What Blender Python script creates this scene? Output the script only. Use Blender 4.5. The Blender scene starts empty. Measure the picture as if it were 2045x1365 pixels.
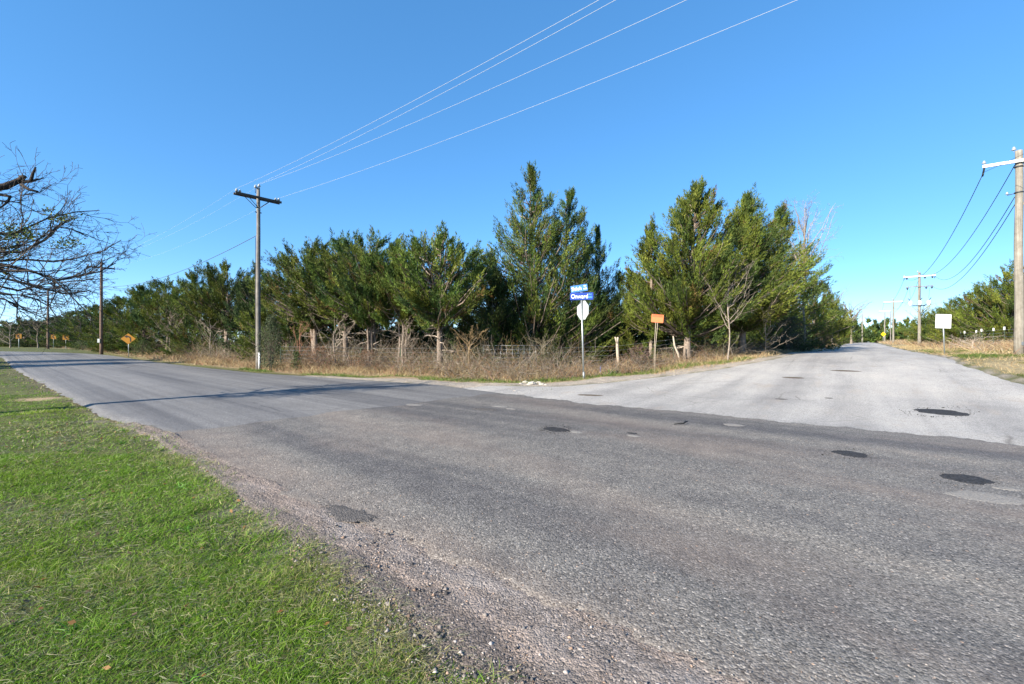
import bpy, math, random
import numpy as np
from mathutils import Vector, Matrix

R = math.radians
rng = np.random.default_rng(7)
scene = bpy.context.scene
C = scene.collection

# ------------------------------------------------------------------ camera
CAMZ, F = 1.6, 909.0
cd = bpy.data.cameras.new("camera"); cam = bpy.data.objects.new("camera", cd); C.objects.link(cam)
cam.location = (0, 0, CAMZ); cam.rotation_euler = (R(90), 0, 0)
cd.sensor_width = 36; cd.lens = 16.0; cd.clip_start = 0.05; cd.clip_end = 9000
scene.camera = cam

# ------------------------------------------------------------------ sky, sun, exposure
SUN_EL = 27.0
SUN_DIR = Vector((-0.757 * math.cos(R(SUN_EL)), -0.653 * math.cos(R(SUN_EL)), math.sin(R(SUN_EL))))
w = bpy.data.worlds.new("World"); scene.world = w; w.use_nodes = True
nt = w.node_tree; bg = nt.nodes["Background"]
sky = nt.nodes.new("ShaderNodeTexSky"); sky.sky_type = 'NISHITA'; sky.sun_disc = False
sky.sun_elevation = R(SUN_EL); sky.sun_rotation = math.atan2(SUN_DIR.x, SUN_DIR.y)
sky.altitude = 2000; sky.air_density = 0.7; sky.dust_density = 0.0; sky.ozone_density = 4.0
gm = nt.nodes.new("ShaderNodeGamma"); gm.inputs[1].default_value = 0.59      # softer falloff from horizon to zenith, all round
hs = nt.nodes.new("ShaderNodeHueSaturation"); hs.inputs["Saturation"].default_value = 1.47
nt.links.new(sky.outputs[0], gm.inputs[0]); nt.links.new(gm.outputs[0], hs.inputs["Color"]); nt.links.new(hs.outputs[0], bg.inputs[0]); bg.inputs[1].default_value = 0.145
sl = bpy.data.lights.new("sun", 'SUN'); sun = bpy.data.objects.new("sun", sl); C.objects.link(sun)
sl.energy = 3.6; sl.angle = R(0.55); sl.color = (1.0, 0.90, 0.75)
sun.rotation_euler = (-SUN_DIR).to_track_quat('-Z', 'Y').to_euler(); sun.location = (0, 0, 40)
vs = scene.view_settings; vs.view_transform = 'Standard'; vs.look = 'None'; vs.gamma = 1.0
vs.use_curve_mapping = False; vs.exposure = 1.9
scene.cycles.use_denoising = True
scene.cycles.max_bounces = 6; scene.cycles.transparent_max_bounces = 4

# ------------------------------------------------------------------ geometry of the place
U = np.array([-0.755, 0.656]); N = np.array([0.656, 0.755])       # main road: along, across
V = np.array([0.6115, 0.7912]); W = np.array([0.7912, -0.6115])   # side road: along, across

def ss(a, b, x):
    k = np.clip((x - a) / (b - a), 0, 1); return k * k * (3 - 2 * k)
def st(x, y): return x * U[0] + y * U[1], x * N[0] + y * N[1]
def ab(x, y): return x * V[0] + y * V[1], x * W[0] + y * W[1]
def from_st(s, t): return s * U[0] + t * N[0], s * U[1] + t * N[1]
def from_ab(a, b): return a * V[0] + b * W[0], a * V[1] + b * W[1]
def wob(x, k=1.0, p=0.0):
    return (np.sin(x * 1.7 * k + p) + .6 * np.sin(x * 4.1 * k + 1.3 + p) + .4 * np.sin(x * 9.7 * k + 2.1 + p) + .25 * np.sin(x * 23.3 * k + p)) / 2.25

def tgrass(s): return np.interp(s, [-5, 1.5, 3.8, 6.6, 9.5, 13, 24, 38, 70], [1.45, 1.5, 1.66, 1.85, 1.93, 1.55, 1.3, .95, .75])
def tnear(s): return np.where(s < 9.8, np.interp(s, [-5, .5, 1.5, 3, 4.2, 6.6, 9.8], [2.2, 2.2, 2.24, 2.16, 2.02, 1.98, 1.97]),
                              np.interp(s, [9.8, 13, 24, 38, 70], [1.95, 1.62, 1.38, 1.02, .8]))
def tfar(s): return np.interp(s, [-12, 9.8, 13, 18, 25, 35, 56], [10.4, 10.5, 10.9, 10.1, 9.0, 8.7, 8.6])
def bleft(a): return np.interp(a, [9, 12.6, 13.7, 17.6, 21, 26, 40, 200], [-12.0, -11.2, -8.9, -6.6, -4.7, -3.3, -2.8, -2.7])
def bright(a): return np.interp(a, [9, 10.5, 12, 15, 18.8, 24, 40, 200], [16, 13, 8.5, 5.2, 3.8, 3.05, 2.75, 2.7])

# curved end of the main road, far left
S0, RC, TC = 60.0, 46.0, 4.75
def curve_pt(q):                       # q = distance past S0 along the bend to the left
    th = q / RC
    cx, cy = from_st(S0, TC - RC)
    return cx + RC * (math.sin(th) * U[0] + math.cos(th) * N[0]), cy + RC * (math.sin(th) * U[1] + math.cos(th) * N[1])
def Hn(x, y):
    """height of the finished surface without small bumps"""
    x = np.asarray(x, float); y = np.asarray(y, float)
    a, b = ab(x, y); s, t = st(x, y)
    m = ss(-13, -4, b)
    z = (0.92 * ss(11, 30, a) + 0.45 * ss(30, 190, a)) * m
    z = z + 0.28 * ss(3.4, 8, b) * ss(13, 22, a)
    z = z + 0.45 * ss(38, 100, s)
    return z
def bend_dist(x, y):
    cx, cy = from_st(S0, TC - RC)
    r = np.hypot(x - cx, y - cy); s, t = st(x, y)
    return np.where((s > S0 - 1), np.abs(r - RC), 99.0)
def on_road(x, y, pad=0.0):
    a, b = ab(x, y); s, t = st(x, y)
    m1 = (t > tnear(s) - pad) & (t < tfar(s) + pad) & (s < S0)
    m2 = (a > 9) & (a < 178) & (b > bleft(a) - pad) & (b < bright(a) + pad) & (t > 9)
    m3 = bend_dist(x, y) < 3.75 + pad
    return m1 | m2 | m3
def bumps(x, y):
    return .035 * np.sin(x * 1.1 + .7 * y) * np.cos(y * .9 - .4 * x) + .02 * np.sin(2.7 * x + 1.1) * np.sin(2.3 * y) + .012 * np.sin(5.1 * x - 3.3 * y)
def vdist(x, y):
    """distance from the pavement on the far corner (trees and fence), negative elsewhere"""
    a, b = ab(x, y); s, t = st(x, y)
    return np.minimum(t - tfar(s), np.where(a > 12.6, bleft(a) - b, 50))
def corner_pad(x, y): return 1.0 * ss(-9, -4, x) * ss(13, 7, x)
def rdist(x, y):
    a, b = ab(x, y); s, t = st(x, y)
    return np.where((a > 9) & (t > 10.4), b - bright(a), -1)
def HG(x, y):
    """height of the open ground"""
    x = np.asarray(x, float); y = np.asarray(y, float)
    d = np.hypot(x, y)
    s, t = st(x, y)
    lawn = ss(tgrass(s) + .2, tgrass(s) - 1.5, t)
    return Hn(x, y) + bumps(x, y) * (.35 + .65 * ss(5, 14, d)) + lawn * (-.02 + .10 * ss(0, -4, t))
def px(x_, d): return (x_ - 1022.5) / F * d
def ground_at(pxx, pyy):
    d = 5.0
    t_ = (pxx - 1022.5) / F; k = (pyy - 682.5) / F
    lo, hi = 0.5, 400.0
    for _ in range(60):
        m = .5 * (lo + hi)
        if CAMZ - k * m > float(Hn(t_ * m, m)): lo = m
        else: hi = m
    return t_ * lo, lo
def top_z(pyy, d): return CAMZ + (682.5 - pyy) / F * d

# ------------------------------------------------------------------ mesh helpers
def link(name, me, mat=None, parent=None, loc=None):
    o = bpy.data.objects.new(name, me); C.objects.link(o)
    if mat is not None and me is not None and len(me.materials) == 0: me.materials.append(mat)
    if parent is not None: o.parent = parent
    if loc is not None: o.location = loc
    return o
def tag(o, label=None, cat=None, group=None, kind=None):
    if label: o["label"] = label
    if cat: o["category"] = cat
    if group: o["group"] = group
    if kind: o["kind"] = kind
    return o
def empty(name, loc, rz=0.0):
    o = bpy.data.objects.new(name, None); C.objects.link(o); o.location = loc; o.rotation_euler = (0, 0, rz)
    o.empty_display_size = .2; return o
def copy_tree(o, parent=None):
    c = o.copy(); C.objects.link(c); c.parent = parent
    for ch in list(o.children): copy_tree(ch, c)
    return c
def tri_mesh(name, v, f, col=None, smooth=False):
    v = np.ascontiguousarray(v, np.float32); f = np.ascontiguousarray(f, np.int32)
    me = bpy.data.meshes.new(name)
    n = f.shape[1]
    me.vertices.add(len(v)); me.vertices.foreach_set("co", v.ravel())
    me.loops.add(f.size); me.loops.foreach_set("vertex_index", f.ravel())
    me.polygons.add(len(f)); me.polygons.foreach_set("loop_start", np.arange(0, f.size, n, dtype=np.int32))
    if smooth: me.polygons.foreach_set("use_smooth", np.ones(len(f), bool))
    me.update(calc_edges=True)
    if col is not None:
        c4 = np.ones((len(v), 4), np.float32); c4[:, :3] = col
        at = me.color_attributes.new("col", 'FLOAT_COLOR', 'POINT'); at.data.foreach_set("color", c4.ravel())
    return me
class MB:
    """collects shapes into one mesh"""
    def __init__(s): s.v = []; s.f = []; s.sm = []
    def add(s, v, f, smooth=False):
        o = len(s.v); s.v += [tuple(p) for p in v]; s.f += [tuple(i + o for i in q) for q in f]; s.sm += [smooth] * len(f); return s
    def box(s, c, size, rz=0.0, rot=None):
        hx, hy, hz = size[0] / 2, size[1] / 2, size[2] / 2
        M = rot if rot is not None else Matrix.Rotation(rz, 3, 'Z')
        P = [Vector(c) + M @ Vector((x * hx, y * hy, z * hz)) for z in (-1, 1) for y in (-1, 1) for x in (-1, 1)]
        return s.add(P, [(0, 2, 3, 1), (4, 5, 7, 6), (0, 1, 5, 4), (2, 6, 7, 3), (0, 4, 6, 2), (1, 3, 7, 5)])
    def tube(s, pts, rad, n=8, cap=True):
        pts = [Vector(p) for p in pts]
        if not hasattr(rad, '__len__'): rad = [rad] * len(pts)
        V_ = []; F_ = []
        ref = None
        for i, p in enumerate(pts):
            d = (pts[min(i + 1, len(pts) - 1)] - pts[max(i - 1, 0)])
            if d.length < 1e-9: d = Vector((0, 0, 1))
            d.normalize()
            if ref is None: ref = Vector((1, 0, 0)) if abs(d.x) < .8 else Vector((0, 1, 0))
            a = d.cross(ref); a.normalize(); b = d.cross(a); ref = b.cross(d) if False else ref
            for k in range(n):
                th = 2 * math.pi * k / n
                V_.append(p + (a * math.cos(th) + b * math.sin(th)) * rad[i])
        for i in range(len(pts) - 1):
            for k in range(n):
                F_.append((i * n + k, i * n + (k + 1) % n, (i + 1) * n + (k + 1) % n, (i + 1) * n + k))
        s.add(V_, F_, n > 4)
        if cap:
            o = len(s.v) - len(V_)
            s.f.append(tuple(o + k for k in range(n))[::-1]); s.sm.append(False)
            s.f.append(tuple(o + (len(pts) - 1) * n + k for k in range(n))); s.sm.append(False)
        return s
    def lathe(s, c, prof, n=12, axis=None):
        pts = []; M = Matrix.Identity(3)
        if axis is not None: M = Vector((0, 0, 1)).rotation_difference(Vector(axis)).to_matrix()
        V_ = []; F_ = []
        for (r, z) in prof:
            for k in range(n):
                th = 2 * math.pi * k / n
                V_.append(Vector(c) + M @ Vector((r * math.cos(th), r * math.sin(th), z)))
        for i in range(len(prof) - 1):
            for k in range(n):
                F_.append((i * n + k, i * n + (k + 1) % n, (i + 1) * n + (k + 1) % n, (i + 1) * n + k))
        F_.append(tuple(range(n))[::-1]); F_.append(tuple((len(prof) - 1) * n + k for k in range(n)))
        return s.add(V_, F_, True)
    def prism(s, pts2, thick, M, c):
        """outline in the x-z plane, extruded along y, placed by M and c"""
        n = len(pts2)
        P = [Vector(c) + M @ Vector((x, -thick / 2, z)) for x, z in pts2] + [Vector(c) + M @ Vector((x, thick / 2, z)) for x, z in pts2]
        F_ = [tuple(range(n)), tuple(range(2 * n - 1, n - 1, -1))] + [(i, n + i, n + (i + 1) % n, (i + 1) % n) for i in range(n)]
        return s.add(P, F_)
    def build(s, name, mat, parent=None, loc=None):
        me = bpy.data.meshes.new(name); me.from_pydata(s.v, [], s.f); me.update()
        me.polygons.foreach_set("use_smooth", s.sm)
        return link(name, me, mat, parent, loc)

def unit(a): return a / np.maximum(np.linalg.norm(a, axis=-1, keepdims=True), 1e-9)
def ribbons(P, D, L, Wd, B, segs, g):
    """n tapered blades: root P, direction D, length L, width Wd, bend vector B"""
    n = len(P); side = unit(np.cross(D, g.normal(size=(n, 3))))
    vs_ = []
    for k in range(segs):
        t_ = k / segs
        c = P + D * (L * t_)[:, None] + B * (t_ * t_)
        wd = (Wd * (1 - .75 * t_) * .5)[:, None]
        vs_ += [c - side * wd, c + side * wd]
    vs_.append(P + D * L[:, None] + B)
    m = 2 * segs + 1
    v = np.stack(vs_, 1).reshape(-1, 3)
    f = []
    for k in range(segs - 1):
        f += [(2 * k, 2 * k + 1, 2 * k + 3), (2 * k, 2 * k + 3, 2 * k + 2)]
    f.append((2 * segs - 2, 2 * segs - 1, 2 * segs))
    f = np.array(f)[None] + (np.arange(n) * m)[:, None, None]
    return v, f.reshape(-1, 3), m
def kites(P, D, L, Wd, g):
    n = len(P); side = unit(np.cross(D, g.normal(size=(n, 3))))
    mid = P + D * (L * .42)[:, None]
    v = np.stack([P, mid - side * (Wd * .5)[:, None], P + D * L[:, None], mid + side * (Wd * .5)[:, None]], 1).reshape(-1, 3)
    f = np.array([(0, 1, 2), (0, 2, 3)])[None] + (np.arange(n) * 4)[:, None, None]
    return v, f.reshape(-1, 3), 4
class Acc:
    """collects triangle arrays with colour"""
    def __init__(s): s.v = []; s.f = []; s.c = []; s.n = 0
    def add(s, v, f, c):
        s.v.append(v); s.f.append(f + s.n); s.n += len(v)
        c = np.asarray(c, float); s.c.append(np.broadcast_to(c, (len(v), 3)) if c.ndim == 1 else c)
    def mesh(s, name, smooth=False): return tri_mesh(name, np.concatenate(s.v), np.concatenate(s.f), np.concatenate(s.c), smooth)
    def arrays(s): return np.concatenate(s.v), np.concatenate(s.f), np.concatenate(s.c)
def np_tubes(acc, paths, radii, n, col):
    """paths: (m,k,3), radii (m,k): many tubes at once"""
    paths = np.asarray(paths, float); radii = np.asarray(radii, float)
    m, k, _ = paths.shape
    d = unit(np.gradient(paths, axis=1)); ref = np.zeros_like(d); ref[..., 0] = 1
    flip = np.abs(d[..., 0]) > .85; ref[flip] = (0, 1, 0)
    a = unit(np.cross(d, ref)); b = np.cross(d, a)
    th = 2 * np.pi * np.arange(n) / n
    v = paths[:, :, None, :] + (a[:, :, None, :] * np.cos(th)[None, None, :, None] + b[:, :, None, :] * np.sin(th)[None, None, :, None]) * radii[:, :, None, None]
    f = []
    for i in range(k - 1):
        for j in range(n):
            q = (i * n + j, i * n + (j + 1) % n, (i + 1) * n + (j + 1) % n, (i + 1) * n + j)
            f += [(q[0], q[1], q[2]), (q[0], q[2], q[3])]
    f = np.array(f)[None] + (np.arange(m) * k * n)[:, None, None]
    col = np.asarray(col, float)
    if col.ndim == 2: col = np.repeat(col, k * n, axis=0)
    acc.add(v.reshape(-1, 3), f.reshape(-1, 3), col)

# ------------------------------------------------------------------ materials
class NT:
    def __init__(s, name):
        s.m = bpy.data.materials.new(name); s.m.use_nodes = True; s.t = s.m.node_tree
        s.b = s.t.nodes["Principled BSDF"]; s.b.inputs["Roughness"].default_value = .85
        s.b.inputs["Specular IOR Level"].default_value = .25
        s.out = s.t.nodes["Material Output"]; s._co = None
    def n(s, ty, **kw):
        o = s.t.nodes.new(ty)
        for k, v in kw.items(): setattr(o, k, v)
        return o
    def l(s, a, b): s.t.links.new(a, b)
    def co(s, rz=None, sc=None):
        if s._co is None: s._co = s.n("ShaderNodeTexCoord").outputs["Object"]
        if rz is None and sc is None: return s._co
        m = s.n("ShaderNodeMapping"); s.l(s._co, m.inputs[0])
        src = m.outputs[0]
        if rz is not None: m.inputs["Rotation"].default_value = (0, 0, rz)
        if sc is not None:
            if rz is not None:
                m2 = s.n("ShaderNodeMapping"); s.l(src, m2.inputs[0]); m = m2; src = m2.outputs[0]
            m.inputs["Scale"].default_value = sc
        return src
    def noise(s, scale, detail=4, rough=.6, co=None, dist=0):
        o = s.n("ShaderNodeTexNoise"); o.inputs["Scale"].default_value = scale; o.inputs["Detail"].default_value = detail
        o.inputs["Roughness"].default_value = rough; o.inputs["Distortion"].default_value = dist
        s.l(co if co is not None else s.co(), o.inputs["Vector"]); return o.outputs["Fac"]
    def vor(s, scale, feature='F1', co=None, rand=1.0):
        o = s.n("ShaderNodeTexVoronoi", feature=feature); o.inputs["Scale"].default_value = scale; o.inputs["Randomness"].default_value = rand
        s.l(co if co is not None else s.co(), o.inputs["Vector"]); return o
    def ramp(s, fac, stops):
        o = s.n("ShaderNodeValToRGB"); e = o.color_ramp.elements
        while len(e) < len(stops): e.new(.5)
        for k, (p, c) in enumerate(stops): e[k].position = p; e[k].color = (*c, 1) if len(c) == 3 else c
        s.l(fac, o.inputs[0]); return o.outputs[0]
    def mix(s, fac, a, b, mode='MIX'):
        o = s.n("ShaderNodeMix", data_type='RGBA', blend_type=mode)
        for sock, val in ((o.inputs[0], fac), (o.inputs[6], a), (o.inputs[7], b)):
            if isinstance(val, (int, float)): sock.default_value = val
            elif isinstance(val, tuple): sock.default_value = (*val, 1)
            else: s.l(val, sock)
        return o.outputs[2]
    def math(s, op, a, b=0.0):
        o = s.n("ShaderNodeMath", operation=op)
        for sock, val in ((o.inputs[0], a), (o.inputs[1], b)):
            if isinstance(val, (int, float)): sock.default_value = val
            else: s.l(val, sock)
        return o.outputs[0]
    def attr(s, name="col"):
        o = s.n("ShaderNodeAttribute"); o.attribute_name = name; return o.outputs["Color"]
    def bump(s, h, strength=.5, dist=.01):
        o = s.n("ShaderNodeBump"); o.inputs["Strength"].default_value = strength; o.inputs["Distance"].default_value = dist
        s.l(h, o.inputs["Height"]); s.l(o.outputs[0], s.b.inputs["Normal"]); return o
    def base(s, c):
        if isinstance(c, tuple): s.b.inputs["Base Color"].default_value = (*c, 1)
        else: s.l(c, s.b.inputs["Base Color"])
        return s
    def set(s, **kw):
        for k, v in kw.items(): s.b.inputs[k.replace('_', ' ')].default_value = v
        return s

UANG = -math.atan2(U[1], U[0])      # rotates the main road onto x
VANG = -math.atan2(V[1], V[0])

def mat_chipseal():
    m = NT("old chip seal")
    v = m.vor(72); v2 = m.vor(170)
    stone = m.ramp(v.outputs["Color"], [(0, (.042, .041, .039)), (.32, (.122, .116, .108)), (.62, (.166, .157, .145)), (.82, (.225, .212, .196)), (.93, (.35, .325, .295)), (1, (.38, .215, .115))])
    fine = m.ramp(v2.outputs["Color"], [(0, (.62, .62, .63)), (.6, (1.0, 1.0, 1.0)), (1, (1.45, 1.44, 1.42))])
    stone = m.mix(1.0, stone, fine, 'MULTIPLY')
    co = m.co(UANG, (.035, .8, 1))
    tracks = m.noise(1.0, 3, .5, co)
    tar = m.ramp(tracks, [(.36, (.62, .63, .68)), (.52, (1, 1, 1)), (.68, (1.2, 1.17, 1.13))])
    c = m.mix(1.0, stone, tar, 'MULTIPLY')
    tan = m.noise(.55, 4, .6, m.co(UANG, (.35, 1, 1)))
    tanf = m.ramp(tan, [(.47, (0, 0, 0)), (.66, (1, 1, 1))])
    c = m.mix(m.math('MULTIPLY', tanf, .75), c, m.mix(.4, c, (.235, .18, .145)))
    sp = m.n("ShaderNodeSeparateXYZ"); m.l(m.co(UANG), sp.inputs[0])
    dn = m.math('ADD', sp.outputs[1], m.math('MULTIPLY', m.noise(.9, 4, .6), -1.6))
    dust = m.ramp(m.math('MULTIPLY', m.math('ADD', dn, 4.6), .3), [(.30, (0, 0, 0)), (.62, (1, 1, 1))])
    c = m.mix(m.math('MULTIPLY', dust, .45), c, m.mix(.5, c, (.25, .175, .13)))
    blot = m.noise(2.6, 5, .65)
    c = m.mix(1.0, c, m.ramp(blot, [(.3, (.78, .78, .8)), (.55, (1, 1, 1)), (.8, (1.2, 1.2, 1.18))]), 'MULTIPLY')
    sc_ = m.ramp(m.noise(1.0, 5, .7, m.co(UANG, (2.2, 9, 1)), .6), [(.66, (0, 0, 0)), (.74, (1, 1, 1))])
    c = m.mix(m.math('MULTIPLY', sc_, .35), c, (.30, .285, .265))
    m.base(c)
    h = m.math('MULTIPLY', m.math('SUBTRACT', 1.0, v.outputs["Distance"]), .6)
    h = m.math('ADD', h, m.math('MULTIPLY', m.noise(14, 3), .9))
    m.bump(h, .9, .010)
    m.set(Roughness=.8, Specular_IOR_Level=.3)
    return m.m
def cracks(m, c, scale, dens, dark):
    d = m.n("ShaderNodeMix", data_type='VECTOR'); d.inputs[0].default_value = .12
    nz_ = m.n("ShaderNodeTexNoise"); nz_.inputs["Scale"].default_value = 1.6; nz_.inputs["Detail"].default_value = 4; m.l(m.co(), nz_.inputs["Vector"])
    m.l(m.co(), d.inputs[4]); m.l(nz_.outputs["Color"], d.inputs[5])
    v = m.vor(scale, 'DISTANCE_TO_EDGE', d.outputs[1])
    ln = m.ramp(v.outputs["Distance"], [(.0, (1, 1, 1)), (.011, (0, 0, 0))]); mk = m.ramp(m.noise(.23, 3), [(dens, (0, 0, 0)), (dens + .06, (1, 1, 1))])
    return m.mix(m.math('MULTIPLY', m.math('MULTIPLY', ln, mk), .75), c, dark)
def mat_newasphalt():
    m = NT("newer asphalt")
    v = m.vor(70)
    c = m.ramp(v.outputs["Color"], [(0, (.08, .079, .079)), (.6, (.155, .152, .150)), (1, (.26, .252, .245))])
    co = m.co(UANG, (.05, .75, 1))
    t_ = m.noise(1.0, 3, .5, co)
    c = m.mix(1.0, c, m.ramp(t_, [(.35, (.74, .74, .76)), (.5, (1, 1, 1)), (.68, (1.14, 1.13, 1.11))]), 'MULTIPLY')
    fs = m.noise(1.0, 2, .5, m.co(UANG, (.02, 5.0, 1)))
    c = m.mix(1.0, c, m.ramp(fs, [(.36, (.82, .82, .83)), (.5, (1, 1, 1)), (.66, (1.1, 1.1, 1.1))]), 'MULTIPLY')
    b = m.noise(.7, 5, .6)
    c = m.mix(1.0, c, m.ramp(b, [(.3, (.9, .9, .9)), (.7, (1.1, 1.1, 1.1))]), 'MULTIPLY')
    c = cracks(m, c, .42, .55, (.035, .034, .034))
    m.base(c); m.bump(m.math('ADD', v.outputs["Distance"], m.noise(30, 3)), .5, .006)
    m.set(Roughness=.75, Specular_IOR_Level=.35); return m.m
def mat_siderd():
    m = NT("pale worn chip seal")
    v = m.vor(70)
    c = m.ramp(v.outputs["Color"], [(0, (.18, .175, .165)), (.4, (.335, .325, .31)), (.8, (.43, .415, .395)), (1, (.52, .50, .47))])
    co = m.co(VANG, (.06, .8, 1))
    t_ = m.noise(1.0, 4, .55, co, .3)
    c = m.mix(1.0, c, m.ramp(t_, [(.34, (.70, .70, .71)), (.52, (.95, .95, .95)), (.65, (1.07, 1.06, 1.05))]), 'MULTIPLY')
    b = m.noise(.45, 6, .65)
    c = m.mix(1.0, c, m.ramp(b, [(.3, (.8, .8, .81)), (.5, (1, 1, 1)), (.7, (1.12, 1.1, 1.07))]), 'MULTIPLY')
    br = m.ramp(m.noise(1.3, 4, .6, m.co(VANG, (.4, 1, 1))), [(.58, (0, 0, 0)), (.75, (1, 1, 1))])
    c = m.mix(m.math('MULTIPLY', br, .35), c, (.36, .29, .22))
    c = cracks(m, c, .5, .5, (.12, .11, .10))
    m.base(c); m.bump(m.math('ADD', v.outputs["Distance"], m.noise(20, 4)), .7, .01); return m.m
def mat_patch(name, c0, c1, sc=75):
    m = NT(name); v = m.vor(sc)
    m.base(m.ramp(v.outputs["Color"], [(0, c0), (1, c1)])); m.bump(m.math('SUBTRACT', 1.0, v.outputs["Distance"]), .9, .012); return m.m
def mat_ground():
    m = NT("open ground"); c = m.attr()
    n1 = m.noise(3.0, 6, .7); n2 = m.noise(24, 5, .7)
    c = m.mix(1.0, c, m.ramp(n1, [(.3, (.68, .68, .66)), (.5, (1, 1, 1)), (.72, (1.3, 1.25, 1.15))]), 'MULTIPLY')
    c = m.mix(1.0, c, m.ramp(n2, [(.3, (.6, .6, .6)), (.5, (1, 1, 1)), (.75, (1.4, 1.35, 1.3))]), 'MULTIPLY')
    m.base(c); m.bump(m.math('ADD', n2, m.noise(80, 4)), .8, .03); return m.m
def mat_gravel():
    m = NT("gravel shoulder"); v = m.vor(85); v2 = m.vor(38)
    c = m.ramp(v.outputs["Color"], [(0, (.05, .047, .045)), (.35, (.13, .117, .108)), (.75, (.225, .20, .185)), (1, (.33, .30, .28))])
    d = m.ramp(m.noise(3.2, 5, .65), [(.40, (0, 0, 0)), (.6, (1, 1, 1))])
    c = m.mix(m.math('MULTIPLY', d, .3), c, m.mix(.5, c, (.29, .24, .205)))
    g = m.ramp(m.noise(1.7, 4, .6, m.co(UANG, (.6, 1.6, 1))), [(.5, (0, 0, 0)), (.62, (1, 1, 1))])
    c = m.mix(m.math('MULTIPLY', g, .6), c, m.mix(.5, c, (.29, .28, .275)))
    c = m.mix(1.0, c, m.attr(), 'MULTIPLY')
    m.base(c)
    h = m.math('ADD', m.math('SUBTRACT', 1.0, v.outputs["Distance"]), m.math('MULTIPLY', m.math('SUBTRACT', 1.0, v2.outputs["Distance"]), .8))
    h = m.math('ADD', h, m.math('MULTIPLY', m.noise(45, 6, .75), 1.6))
    m.bump(h, .85, .012); return m.m
def mat_col(name, rough=.8, trans=0.0, spec=.2, var=None):
    m = NT(name); c = m.attr()
    if var: c = m.mix(1.0, c, m.ramp(m.noise(var, 4), [(.3, (.65, .65, .65)), (.7, (1.3, 1.3, 1.3))]), 'MULTIPLY')
    m.base(c); m.set(Roughness=rough, Specular_IOR_Level=spec)
    if trans:
        t_ = m.n("ShaderNodeBsdfTranslucent"); m.l(c, t_.inputs[0]); mx = m.n("ShaderNodeMixShader"); mx.inputs[0].default_value = trans
        m.l(m.b.outputs[0], mx.inputs[1]); m.l(t_.outputs[0], mx.inputs[2]); m.l(mx.outputs[0], m.out.inputs[0])
    return m.m
def mat_polewood(name, c0, c1):
    m = NT(name); n_ = m.noise(1.0, 5, .7, m.co(None, (22, 22, .8))); k = m.noise(3.5, 4, .6)
    c = m.ramp(n_, [(.3, c0), (.7, c1)]); c = m.mix(1.0, c, m.ramp(k, [(.3, (.75, .74, .72)), (.7, (1.2, 1.2, 1.2))]), 'MULTIPLY')
    m.base(c); m.bump(n_, .6, .02); return m.m
def mat_plain(name, c, rough=.6, metal=0.0, spec=.4, dirt=.0):
    m = NT(name)
    if dirt:
        m.base(m.mix(1.0, c, m.ramp(m.noise(9, 5, .65), [(.3, (1 - dirt,) * 3), (.65, (1, 1, 1))]), 'MULTIPLY'))
    else: m.base(c)
    m.set(Roughness=rough, Metallic=metal, Specular_IOR_Level=spec); return m.m

M_OLD, M_NEW, M_SIDE = mat_chipseal(), mat_newasphalt(), mat_siderd()
M_TARPATCH = mat_patch("black cold patch", (.008, .008, .009), (.05, .05, .054), 60)
M_GREYPATCH = mat_patch("grey worn patch", (.045, .042, .041), (.15, .138, .13), 85)
M_PALEPATCH = mat_patch("pale bare spot", (.17, .16, .15), (.27, .255, .235))
M_BROWN = mat_patch("damp brown hollow", (.07, .055, .04), (.13, .10, .075))
M_GROUND, M_GRAVEL = mat_ground(), mat_gravel()
M_GRASS = mat_col("living grass", .55, .35, .3)
M_DRY = mat_col("dry grass and canes", .85, .15)
M_LEAF = mat_col("cedar foliage", .65, .10, .15)
M_BARK = mat_col("bark", .9, 0, .15, 14)
M_STONE = mat_col("pebbles", .85, 0, .2)
M_POLE = mat_polewood("weathered grey pole", (.10, .092, .082), (.235, .22, .20))
M_POLE2 = mat_polewood("pale treated pole", (.13, .12, .10), (.29, .27, .235))
M_POLEDK = mat_polewood("brown pole", (.09, .06, .045), (.20, .14, .11))
M_ARM = mat_polewood("dark crossarm timber", (.035, .032, .03), (.10, .085, .075))
M_WHITEARM = mat_plain("white fibreglass", (.72, .72, .70), .45, dirt=.15)
M_STEEL = mat_plain("galvanised steel", (.33, .36, .37), .45, .6, dirt=.25)
M_DARKMETAL = mat_plain("dark hardware", (.05, .055, .06), .5, .5)
M_PORC = mat_plain("grey porcelain", (.30, .33, .36), .25, 0, .5)
M_WIRE = mat_plain("bright aluminium wire", (.42, .45, .48), .6, 0)
M_WIREDK = mat_plain("dark insulated wire", (.05, .06, .075), .6)
M_SIGNBACK = mat_plain("bare sign back", (.40, .44, .44), .5, .2, dirt=.15)
M_BLUE = mat_plain("blue sign sheeting", (.008, .04, .27), .4, 0, .4, .1)
M_BLUE2 = mat_plain("sun-glare blue sign sheeting", (.012, .13, .42), .35, 0, .5, .1)  # paler blue: sun glare on the upper blade put into its colour
M_WHITE = mat_plain("white sign sheeting", (.60, .61, .62), .5, dirt=.06)
M_LETTER = mat_plain("white lettering", (.82, .86, .95), .5)
M_FADED = mat_plain("faded lettering", (.10, .10, .14), .7)
M_FADEDDK = mat_plain("remaining dark lettering", (.08, .08, .10), .7)
M_CYAN = mat_plain("faded cyan lettering", (.10, .38, .70), .5)
M_YELLOW = mat_plain("amber sign sheeting", (.36, .165, .012), .5, dirt=.12)
M_YELLOW2 = mat_plain("bright yellow sign sheeting", (.85, .55, .01), .5)
M_BLACK = mat_plain("black sign ink", (.012, .012, .012), .6)
M_ORANGE = mat_plain("faded orange sheet", (.75, .22, .085), .6, dirt=.12)
M_RUST = mat_plain("brown red ink", (.30, .055, .03), .7)
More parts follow.
